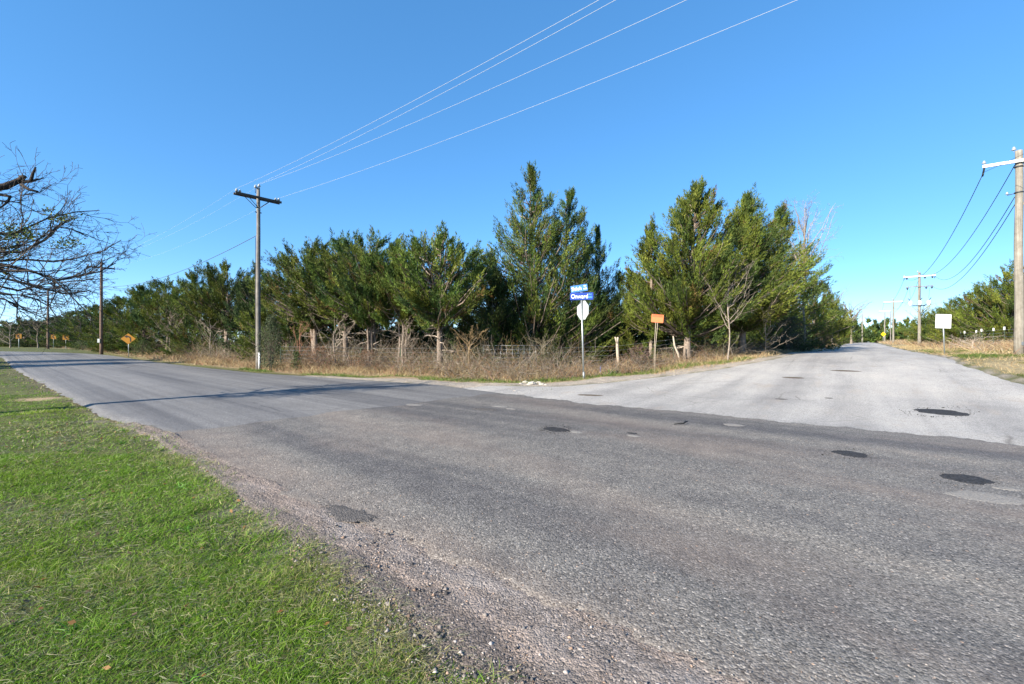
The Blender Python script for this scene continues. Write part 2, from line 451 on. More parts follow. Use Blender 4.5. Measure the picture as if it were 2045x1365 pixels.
M_RED = mat_plain("red sign sheeting", (.45, .015, .02), .5)
M_TPOST = mat_plain("green fence post paint", (.05, .075, .05), .7)
M_LIMB = mat_plain("bleached branch wood", (.44, .37, .29), .85, dirt=.3)
M_ROCK = mat_plain("white limestone", (.40, .37, .32), .9, dirt=.25)
M_LITTER = mat_plain("blue plastic", (.06, .14, .55), .4)
M_CANWHITE = mat_plain("white enamel can", (.70, .71, .72), .35, dirt=.1)

# ------------------------------------------------------------------ the ground
def axis(parts):
    out = []
    for a0, a1, n in parts: out += list(np.linspace(a0, a1, n, endpoint=False))
    return np.array(out)
far = np.geomspace(1, 20, 14)
xs = np.concatenate([-200 * far[::-1][:-1], axis([(-200, -70, 40), (-70, -22, 60), (-22, 28, 110), (28, 90, 42), (90, 200, 28)]), 200 * far])
ys = np.concatenate([-60 * far[::-1][:-1], axis([(-60, -6, 30), (-6, 36, 92), (36, 120, 60), (120, 230, 30)]), 230 * far])
X, Y = np.meshgrid(xs, ys); X = X.ravel(); Y = Y.ravel()
Z = HG(X, Y) - np.where(on_road(X, Y, .02), .075, 0.0)
sG, tG = st(X, Y); aG, bG = ab(X, Y)
vd = vdist(X, Y); rd = rdist(X, Y)
def n2(x, y, k, p=0.0): return np.sin(x * k + 1.7 * np.sin(y * k * .7 + p)) * np.sin(y * k * 1.13 + 1.3 * np.sin(x * k * .8 + p)) * .5 + .5
col = np.tile(np.array([.085, .095, .03]), (len(X), 1))                     # lawn and pasture
nz = n2(X, Y, .8)[:, None]
col = col * (.8 + .4 * nz)
dry = np.array([.30, .225, .13]); leafl = np.array([.13, .095, .06]); grav = np.array([.34, .30, .255]); wood = np.array([.06, .05, .03])
def blend(mask, c):
    global col
    m_ = np.clip(mask, 0, 1)[:, None]; col = col * (1 - m_) + c * m_
fard = (vd > 0) & (tG > 8)
blend(np.where(fard, ss(.4, 1.2, vd) * ss(7, 4, vd), 0), dry)
blend(np.where(fard, ss(4, 6.5, vd) * ss(16, 10, vd), 0), leafl)
blend(np.where(fard & (bG > -40) & (sG < 22), ss(.75, .35, vd - corner_pad(X, Y)), 0), grav)
blend(np.where(rd > 0, ss(.2, .8, rd) * ss(12, 8, rd), 0) * (.55 + .45 * nz[:, 0]), np.array([.33, .27, .16]))
blend(np.where(rd > 0, ss(.35, .1, rd), 0), grav * .85)
blend(np.where((tG < tnear(sG) + .3) & (sG > -6) & (sG < 14), ss(tgrass(sG) - .12, tgrass(sG) + .1, tG), 0), grav * .9)
blend(np.where((tG < tnear(sG) + .3) & (sG >= 14) & (sG < 60), ss(tnear(sG) - .35, tnear(sG), tG), 0), np.array([.16, .13, .09]))
blend(ss(.6, .35, np.hypot((X + 13.4) * .75, Y - 12.95)), np.array([.36, .27, .17]))
nx, ny = len(xs), len(ys)
ii = (np.arange(ny - 1)[:, None] * nx + np.arange(nx - 1)[None]).ravel()
g_me = tri_mesh("ground", np.stack([X, Y, Z], 1), np.stack([ii, ii + 1, ii + nx + 1, ii + nx], 1), col, True)
tag(link("ground", g_me, M_GROUND), kind="structure")

# ------------------------------------------------------------------ roads
def grid_mesh(name, PX, PY, PZ, mat, parent=None):
    r, c = PX.shape
    i2 = (np.arange(r - 1)[:, None] * c + np.arange(c - 1)[None]).ravel()
    me = tri_mesh(name, np.stack([PX.ravel(), PY.ravel(), PZ.ravel()], 1), np.stack([i2, i2 + c, i2 + c + 1, i2 + 1], 1), None, True)
    o = link(name, me, mat, parent); o["kind"] = "structure"; return o
# side road, lowest of the three surfaces
aa = np.concatenate([np.arange(8.0, 40, .15), np.linspace(40, 178, 100)])
k = np.linspace(0, 1, 40)
A = np.repeat(aa[:, None], 40, 1)
bl = bleft(aa) + .10 * wob(aa, .8) + .05 * wob(aa, 3.1, 2); br = bright(aa) + .12 * wob(aa, .9, 4) + .06 * wob(aa, 3.7, 1)
Bq = bl[:, None] * (1 - k) + br[:, None] * k
SX, SY = from_ab(A, Bq)
crown = .05 * (1 - (2 * k - 1) ** 2)[None] * ss(14, 26, A)
edge = -.05 * (np.abs(2 * k - 1) > .995)[None]
side_road = grid_mesh("side_road", SX, SY, Hn(SX, SY) + crown + edge + .004, M_SIDE)
# old road surface
sa = np.concatenate([np.arange(-26, -6, .3), np.arange(-6, 9.84, .05)]); k = np.concatenate([np.linspace(0, .12, 14, endpoint=False), np.linspace(.12, .88, 40, endpoint=False), np.linspace(.88, 1, 14)])
t0 = tnear(sa) + .05 * wob(sa, 1.4) + .04 * wob(sa, 4.7, 3) + .02 * wob(sa, 13, 1); t1 = 10.35 + .28 * wob(sa, .35, 1) + .12 * wob(sa, 2.3, 5) + .05 * wob(sa, 9, 2)
Tq = t0[:, None] * (1 - k) + t1[:, None] * k; Sq = np.repeat(sa[:, None], len(k), 1)
Sq = Sq + np.where(np.arange(len(sa)) == len(sa) - 1, 1, 0)[:, None] * .06 * wob(Tq, 1.1)
OX, OY = from_st(Sq, Tq)
lip = np.where((k < .0001) | (k > .9999), -.03, 0)[None]
wear = .012 * np.sin(Sq * .6 + Tq) * np.sin(Tq * .9)
old_road = grid_mesh("old_road", OX, OY, Hn(OX, OY) + .022 + .03 * (1 - (2 * k - 1) ** 2)[None] + lip + wear * .4, M_OLD)
# newer asphalt running away to the left and round the bend
sa = np.concatenate([[9.45], np.arange(9.8, 30, .1), np.linspace(30, S0, 60)]); k = np.linspace(0, 1, 60)
t0 = tnear(sa) + .05 * wob(sa, 1.2, 2) + .03 * wob(sa, 4.1); t1 = tfar(sa) + .06 * wob(sa, .9, 1) + .04 * wob(sa, 3.3)
Tq = t0[:, None] * (1 - k) + t1[:, None] * k; Sq = np.repeat(sa[:, None], 60, 1) + np.where(np.arange(len(sa)) == 0, 1, 0)[:, None] * (.16 * wob(Tq, .7, 3) + .08 * wob(Tq, 3.1, 1))
NX, NY = from_st(Sq, Tq)
rows = [(NX[i], NY[i]) for i in range(len(sa))]
for q in np.linspace(1.5, 80, 54):
    th = q / RC; cx, cy = from_st(S0, TC - RC); rr = np.linspace(RC - 3.95, RC + 3.85, 60)
    rows.append((cx + rr * (math.sin(th) * U[0] + math.cos(th) * N[0]), cy + rr * (math.sin(th) * U[1] + math.cos(th) * N[1])))
NX = np.array([r_[0] for r_ in rows]); NY = np.array([r_[1] for r_ in rows])
lip = np.where((k < .0001) | (k > .9999), -.05, 0)[None] + np.where(np.arange(NX.shape[0]) == 0, -.006, 0)[:, None]
new_road = grid_mesh("main_road", NX, NY, Hn(NX, NY) + .029 + .032 * (1 - (2 * k - 1) ** 2)[None] + lip, M_NEW)
# gravel shoulder between the old road and the lawn
sa = np.arange(-4, 11.5, .036); k = np.linspace(0, 1, 50)
tq0 = tgrass(sa) - .2; tq1 = tnear(sa) + .10
Tq = tq0[:, None] * (1 - k) + tq1[:, None] * k; Sq = np.repeat(sa[:, None], 50, 1)
GX, GY = from_st(Sq, Tq)
gz = .010 * n2(GX, GY, 9) + .008 * n2(GX, GY, 23, 1) + .006 * n2(GX, GY, 51, 2) - .01
fade = ss(0, .35, k)[None]
shoulder = grid_mesh("gravel_shoulder", GX, GY, HG(GX, GY) + (gz + .016) * fade - .03 * (1 - fade), M_GRAVEL)
kw_ = k[None] + .10 * wob(Sq, 1.3) + .05 * wob(Sq, 4.1, 2) + .12 * (n2(GX, GY, 6.5) - .5)
def band(c0, w_): return np.exp(-((kw_ - c0) / w_) ** 2)[..., None]
cs = np.ones(kw_.shape + (3,)) * np.array([.82, .78, .76])                       # loose darker gravel beside the grass
cs = cs + band(.80, .16) * np.array([.38, .40, .42])                             # compacted grey crumble
cs = cs + (band(.56, .06) + .9 * band(1.0, .05)) * np.array([.50, .42, .36])     # washed tan dirt lines
narrow = ss(3.4, 5.0, Sq)[..., None]; cs = cs * (1 - narrow) + narrow * (np.array([.95, .89, .85]) + band(.75, .2) * np.array([.30, .25, .22]))
ca = np.ones((cs.shape[0] * cs.shape[1], 4), np.float32); ca[:, :3] = cs.reshape(-1, 3)
at_ = shoulder.data.color_attributes.new("col", 'FLOAT_COLOR', 'POINT'); at_.data.foreach_set("color", ca.ravel())

def surf_z(x, y):
    """height of whatever pavement is on top at x, y"""
    s, t = st(x, y)
    if t < 10.45 and s < 9.8:
        kk = (t - 2.2) / 8.2; return float(Hn(x, y)) + .024 + .03 * (1 - (2 * kk - 1) ** 2)
    a, b = ab(x, y); kk = np.clip((b - bleft(a)) / (bright(a) - bleft(a)), 0, 1)
    return float(Hn(x, y)) + .006 + .05 * (1 - (2 * kk - 1) ** 2) * float(ss(14, 26, a))
def patch(px_, py_, w_, h_, mat, parent, seed, lift=.006, rough=.16):
    """ragged patch of filler lying in the road: w_, h_ its outline in photo pixels"""
    x0, y0 = ground_at(px_, py_); tl = .30 * h_
    A_ = Vector(ground_at(px_ - w_ / 2, py_ - tl)); B_ = Vector(ground_at(px_ + w_ / 2, py_ + tl)); e1 = (B_ - A_) / 2
    q1 = Vector(ground_at(px_, py_ + h_ * .36)); q2 = Vector(ground_at(px_, py_ - h_ * .36)); e2 = Vector((-e1.y, e1.x)).normalized(); e2 = e2 * abs((q2 - q1).dot(e2)) / 2
    g = np.random.default_rng(seed); nn = 120
    th = np.linspace(0, 2 * np.pi, nn, endpoint=False); rr = np.ones(nn)
    for fq in (2, 3, 4, 5, 7, 9, 12, 16, 21, 27): rr += rough * 1.1 * g.uniform(.5, 1.2) / fq ** .62 * np.sin(fq * th + g.uniform(0, 6.3)) * .62
    vv = []; ff = []
    for ring, (fr, hz) in enumerate(((1.0, -.004), (.93, .4), (.6, .9), (.25, 1.0))):
        for j in range(nn):
            r_ = fr * (rr[j] if ring < 2 else 1 + (rr[j] - 1) * fr)
            cs_, sn_ = r_ * math.cos(th[j]), r_ * math.sin(th[j]); xx = x0 + e1.x * cs_ + e2.x * sn_; yy = y0 + e1.y * cs_ + e2.y * sn_
            vv.append((xx, yy, surf_z(xx, yy) + (hz * lift if ring else -.003)))
    for ring in range(3):
        for j in range(nn):
            ff.append((ring * nn + j, ring * nn + (j + 1) % nn, (ring + 1) * nn + (j + 1) % nn, (ring + 1) * nn + j))
    ff.append(tuple(3 * nn + j for j in range(nn)))
    me = bpy.data.meshes.new("asphalt_patch"); me.from_pydata(vv, [], ff); me.update()
    me.polygons.foreach_set("use_smooth", [True] * len(me.polygons))
    return link("asphalt_patch", me, mat, parent)
for i, (p_, q_, w_, h_, m_, par) in enumerate([
        (1110, 863, 50, 13, M_TARPATCH, old_road), (968, 821, 52, 8, M_GREYPATCH, old_road), (1698, 913, 76, 17, M_TARPATCH, old_road),
        (1930, 965, 108, 24, M_TARPATCH, old_road), (692, 1030, 92, 46, M_GREYPATCH, old_road), (1262, 871, 22, 4, M_TARPATCH, old_road),
        (1970, 1003, 160, 30, M_PALEPATCH, old_road), (1465, 852, 44, 7, M_PALEPATCH, old_road), (998, 815, 30, 5, M_PALEPATCH, old_road),
        (1150, 868, 24, 7, M_PALEPATCH, old_road), (825, 812, 34, 5, M_PALEPATCH, old_road), (1020, 820, 16, 4, M_PALEPATCH, old_road),
        (1265, 876, 26, 5, M_PALEPATCH, old_road), (2010, 985, 60, 8, M_PALEPATCH, old_road),
        (1880, 823, 112, 15, M_TARPATCH, side_road), (1178, 789, 54, 4, M_BROWN, side_road), (1585, 755, 44, 4, M_BROWN, side_road),
        (1688, 742, 62, 3.5, M_BROWN, side_road), (1560, 797, 26, 3, M_GREYPATCH, side_road), (1655, 795, 16, 3, M_GREYPATCH, side_road)]):
    patch(p_, q_, w_, h_, m_, par, 40 + i, .006 if m_ is M_TARPATCH else .002, .26 if h_ > 40 else (.11 if h_ < 10 else .13))

# ------------------------------------------------------------------ lawn, pebbles, verge grasses
def lawn():
    g = np.random.default_rng(11); acc = Acc()
    def zone(n, d0, d1, L0, L1, w0, segs, xl=-1.32):
        d = np.sqrt(g.uniform(d0 * d0, d1 * d1, n)); tt = g.uniform(xl, .75, n); x = tt * d; y = d
        s, t = st(x, y)
        e = tgrass(s) + .12 * wob(s, 1.3) + .07 * wob(s, 5, 1) + .05 * g.normal(size=n) * (s < 10)
        bare = n2(x, y, 1.9, 2) * n2(x, y, 4.3) + .25 * n2(x, y, 9.0, 3)
        ok = (t < e) & (g.uniform(size=n) < np.clip(.6 + 1.1 * n2(x, y, 2.3) - .6 * (bare > .62), .12, 1)) & (s > -8)
        px1 = np.hypot((x + 13.4) * .75, y - 12.95) < .42 + .12 * np.sin(x * 7)
        ok &= ~(px1 & (g.uniform(size=n) < .93))
        x, y, s, t = x[ok], y[ok], s[ok], t[ok]; m_ = len(x)
        P = np.stack([x, y, HG(x, y) - .004], 1)
        patchy = n2(x, y, 1.15, 1) * .6 + n2(x, y, 3.7, 3) * .4
        D = unit(np.stack([g.normal(size=m_) * .55 + .25, g.normal(size=m_) * .55 + .1, np.full(m_, .75)], 1))
        L = g.uniform(L0, L1, m_) * (.55 + .6 * patchy + .7 * n2(x, y, 6.1, 5) ** 4)
        B = np.stack([g.normal(size=m_), g.normal(size=m_), -np.abs(g.normal(size=m_)) * .5], 1) * (L * .4)[:, None]
        v, f, mm = ribbons(P, D, L, g.uniform(.7, 1.3, m_) * w0, B, segs, g)
        c0 = np.array([.088, .205, .013]); c1 = np.array([.192, .335, .028]); c2 = np.array([.27, .26, .11])
        q = np.clip(.55 * g.uniform(size=(m_, 1)) + .55 * (n2(x, y, .55, 4) * .6 + n2(x, y, 1.7, 6) * .4)[:, None], 0, 1); c = c0 * (1 - q) + c1 * q
        c = c * (1 - .25 * n2(x, y, 5.3, 2)[:, None]) + np.array([.05, .03, 0]) * (n2(x, y, .9, 8) ** 3)[:, None]
        old = (g.uniform(size=m_) < .08 + .55 * np.clip(patchy * 1.7 - .75, 0, 1) + .3 * ss(.5, .05, e[ok] - t))[:, None]
        c = np.where(old, c2 * g.uniform(.7, 1.5, (m_, 1)), c)
        c = c * g.uniform(.75, 1.25, (m_, 1))
        acc.add(v, f, np.repeat(c, mm, 0))
    zone(135000, 1.5, 3.4, .03, .075, .0042, 2)
    zone(135000, 3.4, 6.5, .035, .085, .0062, 2)
    zone(90000, 6.5, 14, .04, .10, .011, 1)
    zone(60000, 14, 60, .06, .12, .035, 1)
    # dead thatch lying on top
    n = 90000
    d = np.sqrt(g.uniform(1.5 ** 2, 9 ** 2, n)) ; d = np.where(g.uniform(size=n) < .55, g.uniform(1.5, 4.5, n), d)
    x = g.uniform(-1.3, .6, n) * d; y = d
    s, t = st(x, y); pt = n2(x, y, 1.15, 1) * .6 + n2(x, y, 3.7, 3) * .4
    ok = (t < tgrass(s) + .15) & (g.uniform(size=n) < np.clip(1.6 * pt - .25, .05, 1)) & (s > -8)
    x, y = x[ok], y[ok]; m_ = len(x)
    th = g.normal(.5, 1.1, m_)
    D = unit(np.stack([np.cos(th), np.sin(th), g.normal(.12, .18, m_)], 1)); L = g.uniform(.03, .10, m_)
    P = np.stack([x, y, HG(x, y) + g.uniform(.006, .034, m_)], 1)
    B = np.stack([g.normal(size=m_) * .02, g.normal(size=m_) * .02, -np.abs(g.normal(size=m_)) * .02], 1)
    v, f, mm = ribbons(P, D, L, g.uniform(.0016, .0034, m_) * np.maximum(1, np.hypot(x, y) / 3.8), B, 2, g)
    c = np.array([.25, .25, .15]) * g.uniform(.5, 1.3, (m_, 1)) * np.array([1, 1, 1]) + g.normal(size=(m_, 1)) * np.array([.012, 0, -.01])
    acc.add(v, f, np.repeat(np.clip(c, .02, 1), mm, 0))
    # fallen leaves and a few broad weeds
    n = 420; d = np.sqrt(g.uniform(1.6 ** 2, 9 ** 2, n)); x = g.uniform(-1.2, .5, n) * d; y = d; s, t = st(x, y); ok = t < tgrass(s) - .05; x, y = x[ok], y[ok]; m_ = len(x)
    v, f, mm = kites(np.stack([x, y, HG(x, y) + g.uniform(.015, .04, m_)], 1), unit(g.normal(size=(m_, 3)) * np.array([1, 1, .3])), g.uniform(.025, .06, m_), g.uniform(.015, .035, m_), g)
    acc.add(v, f, np.repeat(np.array([(.22, .10, .035), (.30, .16, .06), (.16, .11, .07), (.34, .30, .22)])[g.integers(0, 4, m_)] * g.uniform(.6, 1.2, (m_, 1)), mm, 0))
    n = 70; d = np.sqrt(g.uniform(1.7 ** 2, 9 ** 2, n)); xc = g.uniform(-1.2, .5, n) * d; yc = d; s, t = st(xc, yc); ok = t < tgrass(s) - .1; xc, yc = xc[ok], yc[ok]; w_ = np.repeat(np.arange(len(xc)), 16); m_ = len(w_); th = g.uniform(0, 6.28, m_)
    P = np.stack([xc[w_], yc[w_], HG(xc, yc)[w_]], 1) + g.normal(size=(m_, 3)) * np.array([.02, .02, 0]); v, f, mm = ribbons(P, unit(np.stack([np.cos(th), np.sin(th), g.uniform(.5, 1.8, m_)], 1)), g.uniform(.06, .15, m_), g.uniform(.005, .011, m_), np.stack([np.cos(th), np.sin(th), -np.ones(m_)], 1) * .035, 2, g)
    acc.add(v, f, np.repeat(np.array([.075, .20, .02]) * g.uniform(.6, 1.5, (m_, 1)), mm, 0))
    tag(link("lawn_grass", acc.mesh("lawn_grass"), M_GRASS), "mown green grass with pale dead blades covering the near left corner", "grass", kind="stuff")
lawn()

def pebbles():
    g = np.random.default_rng(5); acc = Acc()
    ico = np.array([(1, 0, 0), (-1, 0, 0), (0, 1, 0), (0, -1, 0), (0, 0, 1), (0, 0, -1)], float)
    tri = np.array([(0, 2, 4), (2, 1, 4), (1, 3, 4), (3, 0, 4), (2, 0, 5), (1, 2, 5), (3, 1, 5), (0, 3, 5)])
    def put(x, y, z, r, pal):
        n = len(x)
        sh = 1 + .3 * g.normal(size=(n, 6, 1)).clip(-1.5, 1.5); v = ico[None] * sh * r[:, None, None] * np.array([1, 1, .62])
        th = g.uniform(0, 6.28, n); c, s_ = np.cos(th)[:, None], np.sin(th)[:, None]
        v = np.stack([v[..., 0] * c - v[..., 1] * s_, v[..., 0] * s_ + v[..., 1] * c, v[..., 2]], -1) + g.normal(size=(n, 6, 3)) * (r * .18)[:, None, None]
        v = v + np.stack([x, y, z], 1)[:, None]
        f = tri[None] + (np.arange(n) * 6)[:, None, None]
        cc = pal[g.integers(0, len(pal), n)] * g.uniform(.6, 1.35, (n, 1))
        acc.add(v.reshape(-1, 3), f.reshape(-1, 3), np.repeat(cc, 6, 0))
    pal = np.array([(.10, .095, .095), (.17, .15, .14), (.27, .24, .22), (.24, .17, .13), (.29, .265, .25), (.07, .066, .068)])
    n = 25000
    s = g.uniform(-1.6, 10.5, n); s = np.where(g.uniform(size=n) < .62, g.uniform(-1.6, 3.4, n), s)
    u_ = g.beta(1.3, 1.7, n); t = tgrass(s) - .22 + u_ * (tnear(s) - tgrass(s) + .34)
    x, y = from_st(s, t)
    r = np.exp(g.normal(-5.75, .58, n)) * (.8 + .5 * n2(x, y, 2.1)); r = np.minimum(r, .017) * np.where(s > 4, .75, 1)
    keep = (g.uniform(size=n) < np.clip(1.5 * n2(x, y, 3.3, 2) + .1, 0, 1) * np.where(s > 4, .45, 1))
    x, y, r, t, s = x[keep], y[keep], r[keep], t[keep], s[keep]
    z = HG(x, y) + .016 + r * .25
    z = np.maximum(z, np.where(t > tnear(s), Hn(x, y) + .02 + r * .3, -9))
    put(x, y, z, r, pal)
    # stray chips on the old road by the edge
    n = 2600; s = g.uniform(-2, 9, n); t = tnear(s) + np.abs(g.normal(0, .55, n)); x, y = from_st(s, t); r = np.exp(g.normal(-5.6, .3, n))
    put(x, y, Hn(x, y) + .032 + r * .2, r, pal)
    for p_, q_, w_, h_ in ((1110, 863, 50, 13), (1698, 913, 76, 17), (1930, 965, 108, 24), (1880, 823, 112, 15), (692, 1030, 92, 46)):
        n = 130; th = g.uniform(0, 6.28, n); rr_ = 1 + np.abs(g.normal(0, .28, n)); P_ = [ground_at(p_ + w_ / 2 * a_ * math.cos(b_), q_ + h_ / 2 * a_ * math.sin(b_)) for a_, b_ in zip(rr_, th)]
        x = np.array([u[0] for u in P_]); y = np.array([u[1] for u in P_]); r = np.exp(g.normal(-5.1, .35, n)) * np.clip(y / 7, .7, 1.6)
        put(x, y, np.array([surf_z(a_, b_) for a_, b_ in zip(x, y)]) + r * .3, r, np.array([(.02, .02, .022), (.05, .048, .046), (.035, .034, .034)]))
    # pale gravel along the far corner
    n = 9000; s = g.uniform(-6, 14, n); x = g.uniform(-6, 13, n); y = g.uniform(13, 26, n); v_ = vdist(x, y)
    ok = (v_ > -.4) & (v_ < 1.7) & (g.uniform(size=n) < 1.3 - np.abs(v_ - .5)); x, y = x[ok], y[ok]; r = np.exp(g.normal(-4.6, .35, len(x)))
    put(x, y, np.maximum(HG(x, y), Hn(x, y)) + r * .3, r, np.array([(.36, .33, .29), (.45, .42, .37), (.26, .235, .21), (.30, .25, .2)]))
    tag(link("loose_gravel", acc.mesh("loose_gravel"), M_STONE), "loose grey and tan gravel scattered along the pavement edges", "gravel", kind="stuff")
pebbles()

TAN = np.array([.30, .215, .115]); STRAW = np.array([.37, .30, .17]); REDB = np.array([.21, .115, .075]); GREYT = np.array([.22, .185, .15]); GRN = np.array([.075, .13, .022])
def verge():
    g = np.random.default_rng(21)
    def pick(n, xr, yr, test):
        x = g.uniform(*xr, n); y = g.uniform(*yr, n); ok = test(x, y); return x[ok], y[ok]
    def tufts(acc, x, y, L0, L1, w0, pal, lean=.5, segs=2):
        m_ = len(x); P = np.stack([x, y, HG(x, y) - .01], 1)
        D = unit(np.stack([g.normal(size=m_) * lean, g.normal(size=m_) * lean, np.ones(m_)], 1))
        L = g.uniform(L0, L1, m_) * (.55 + .8 * n2(x, y, 1.3, 2))
        B = np.stack([g.normal(size=m_), g.normal(size=m_), -np.abs(g.normal(size=m_)) * .6], 1) * (L * .45)[:, None]
        v, f, mm = ribbons(P, D, L, w0 * g.uniform(.6, 1.3, m_) * np.clip(y / 24, .8, 3), B, segs, g)
        c = pal[g.integers(0, len(pal), m_)] * g.uniform(.6, 1.35, (m_, 1)); acc.add(v, f, np.repeat(c, mm, 0))
    acc = Acc(); pal = np.array([TAN, STRAW, STRAW, TAN * .85, STRAW * .9, REDB * 1.4])
    # along the corner and the near part of the left road
    x, y = pick(200000, (-26, 12), (14, 40), lambda x, y: (vdist(x, y) > 1.0 + 1.5 * corner_pad(x, y) + .35 * n2(x, y, 1.1)) & (vdist(x, y) < 5.6) & (g.uniform(size=len(x)) < np.clip(.3 + n2(x, y, .9), 0, 1)))
    tufts(acc, x, y, .18, .62, .014, pal)
    x, y = pick(150000, (-95, -20), (28, 95), lambda x, y: (vdist(x, y) > .8) & (vdist(x, y) < 5) & ~on_road(x, y, .8) & (g.uniform(size=len(x)) < np.clip(n2(x, y, .5) + .1, 0, 1)))
    tufts(acc, x, y, .25, .75, .018, pal)
    x, y = pick(240000, (6, 60), (16, 75), lambda x, y: (vdist(x, y) > .5) & (vdist(x, y) < 3.6) & (ab(x, y)[0] > 18))
    tufts(acc, x, y, .12, .40, .016, pal)
    x, y = pick(75000, (-30, 14), (16, 44), lambda x, y: (vdist(x, y) > 2.6 + .8 * n2(x, y, .8)) & (vdist(x, y) < 6.5) & (n2(x, y, .6, 5) > .3))
    tufts(acc, x, y, .4, 1.05, .016, np.array([TAN * .8, STRAW * .8, GREYT, TAN, REDB]), .35)
    tag(link("dry_verge_grass", acc.mesh("dry_verge_grass"), M_DRY), "tan dry grass along the far corner below the cedars", "dry grass", kind="stuff")
    acc = Acc(); gp = np.array([GRN, GRN * 1.3, GRN * .8, np.array([.16, .17, .05])])
    x, y = pick(200000, (-16, 12), (14.5, 34), lambda x, y: (vdist(x, y) > .5 + corner_pad(x, y) + .25 * n2(x, y, 2.1)) & (vdist(x, y) < 1.2 + 1.7 * corner_pad(x, y)) & (n2(x, y, .8, 1) + .4 * (x > -4) > .3))
    tufts(acc, x, y, .10, .26, .02, gp * 1.3, .6, 1)
    x, y = pick(240000, (-6, 30), (30, 70), lambda x, y: (vdist(x, y) > 9) & (vdist(x, y) < 30)); tufts(acc, x[:22000], y[:22000], .08, .2, .03, gp, .6, 1)
    x, y = pick(150000, (13, 34), (11, 34), lambda x, y: (rdist(x, y) > .35) & (rdist(x, y) < 5) & (n2(x, y, .75, 3) > .52)); tufts(acc, x, y, .07, .2, .02, gp, .6, 1)
    x, y = pick(30000, (-72, -12), (12, 62), lambda x, y: (vdist(x, y) > .25) & (vdist(x, y) < 1.2) & ~on_road(x, y, .2)); tufts(acc, x, y, .06, .16, .02, gp, .6, 1)
    tag(link("verge_green_grass", acc.mesh("verge_green_grass"), M_GRASS), "thin strips of green grass beside the far pavement edges", "grass", kind="stuff")
    acc = Acc(); rp = np.array([STRAW, STRAW * .9, TAN, GREYT * 1.2, REDB * 1.2])
    x, y = pick(150000, (12, 60), (10, 60), lambda x, y: (rdist(x, y) > .15) & (rdist(x, y) < 7.5) & (n2(x, y, .75, 3) < .66)); tufts(acc, x, y, .08, .30, .02, np.array([STRAW, STRAW * .9, TAN]), .7, 1)
    x, y = pick(190000, (15, 95), (12, 110), lambda x, y: (rdist(x, y) > 1.9 + .8 * n2(x, y, .4)) & (rdist(x, y) < 8.5) & (ab(x, y)[0] > 27)); tufts(acc, x, y, .35, .95, .022, rp, .45)
    x, y = pick(90000, (15, 34), (10, 34), lambda x, y: (rdist(x, y) > 3.2) & (rdist(x, y) < 8.5)); tufts(acc, x, y, .25, .75, .02, rp, .5)
    x, y = pick(60000, (60, 150), (75, 180), lambda x, y: (rdist(x, y) > .8) & (rdist(x, y) < 9)); tufts(acc, x, y, .4, 1.0, .02, rp, .45, 1)
    tag(link("roadside_weeds", acc.mesh("roadside_weeds"), M_DRY), "brown dead weeds and pale straw on the right bank below the fence", "weeds", kind="stuff")
verge()

def canes(acc, x, y, L0, L1, r0, pal, g, arch=.55, k=5, sides=3, spread=.55, z0=None):
    m_ = len(x); z = HG(x, y) if z0 is None else z0
    th = g.uniform(0, 6.28, m_); L = g.uniform(L0, L1, m_); tt = np.linspace(0, 1, k)
    lean = np.abs(g.normal(spread, .3, m_)); up = 1 / np.sqrt(1 + lean ** 2)
    dx, dy = np.cos(th) * lean * up, np.sin(th) * lean * up
    arc = np.abs(g.normal(arch, .3, m_))
    path = np.zeros((m_, k, 3))
    for i, q in enumerate(tt):
        path[:, i, 0] = x + dx * L * q + arc * np.cos(th) * L * q * q * .5
        path[:, i, 1] = y + dy * L * q + arc * np.sin(th) * L * q * q * .5
        path[:, i, 2] = z - .02 + L * (up * q - arc * q * q * .55)
    path[:, 1:] += g.normal(size=(m_, k - 1, 3)) * (L * .035)[:, None, None]
    path[..., 2] = np.maximum(path[..., 2], z[:, None] + .02)
    rad = (r0 * g.uniform(.6, 1.4, m_))[:, None] * np.linspace(1, .35, k)[None]
    np_tubes(acc, path, rad, sides, pal[g.integers(0, len(pal), m_)] * g.uniform(.55, 1.35, (m_, 1)))
    # side twigs
    j = g.integers(1, k - 1, m_ * 2); who = np.repeat(np.arange(m_), 2); P = path[who, j]
    D = unit(path[who, j] - path[who, j - 1] + g.normal(size=(m_ * 2, 3)) * .7); Lt = L[who] * g.uniform(.15, .45, m_ * 2)
    v, f, mm = ribbons(P, D, Lt, rad[who, j] * 1.7, g.normal(size=(m_ * 2, 3)) * (Lt * .25)[:, None], 2, g)
    acc.add(v, f, np.repeat(pal[g.integers(0, len(pal), m_ * 2)] * g.uniform(.6, 1.4, (m_ * 2, 1)), mm, 0))

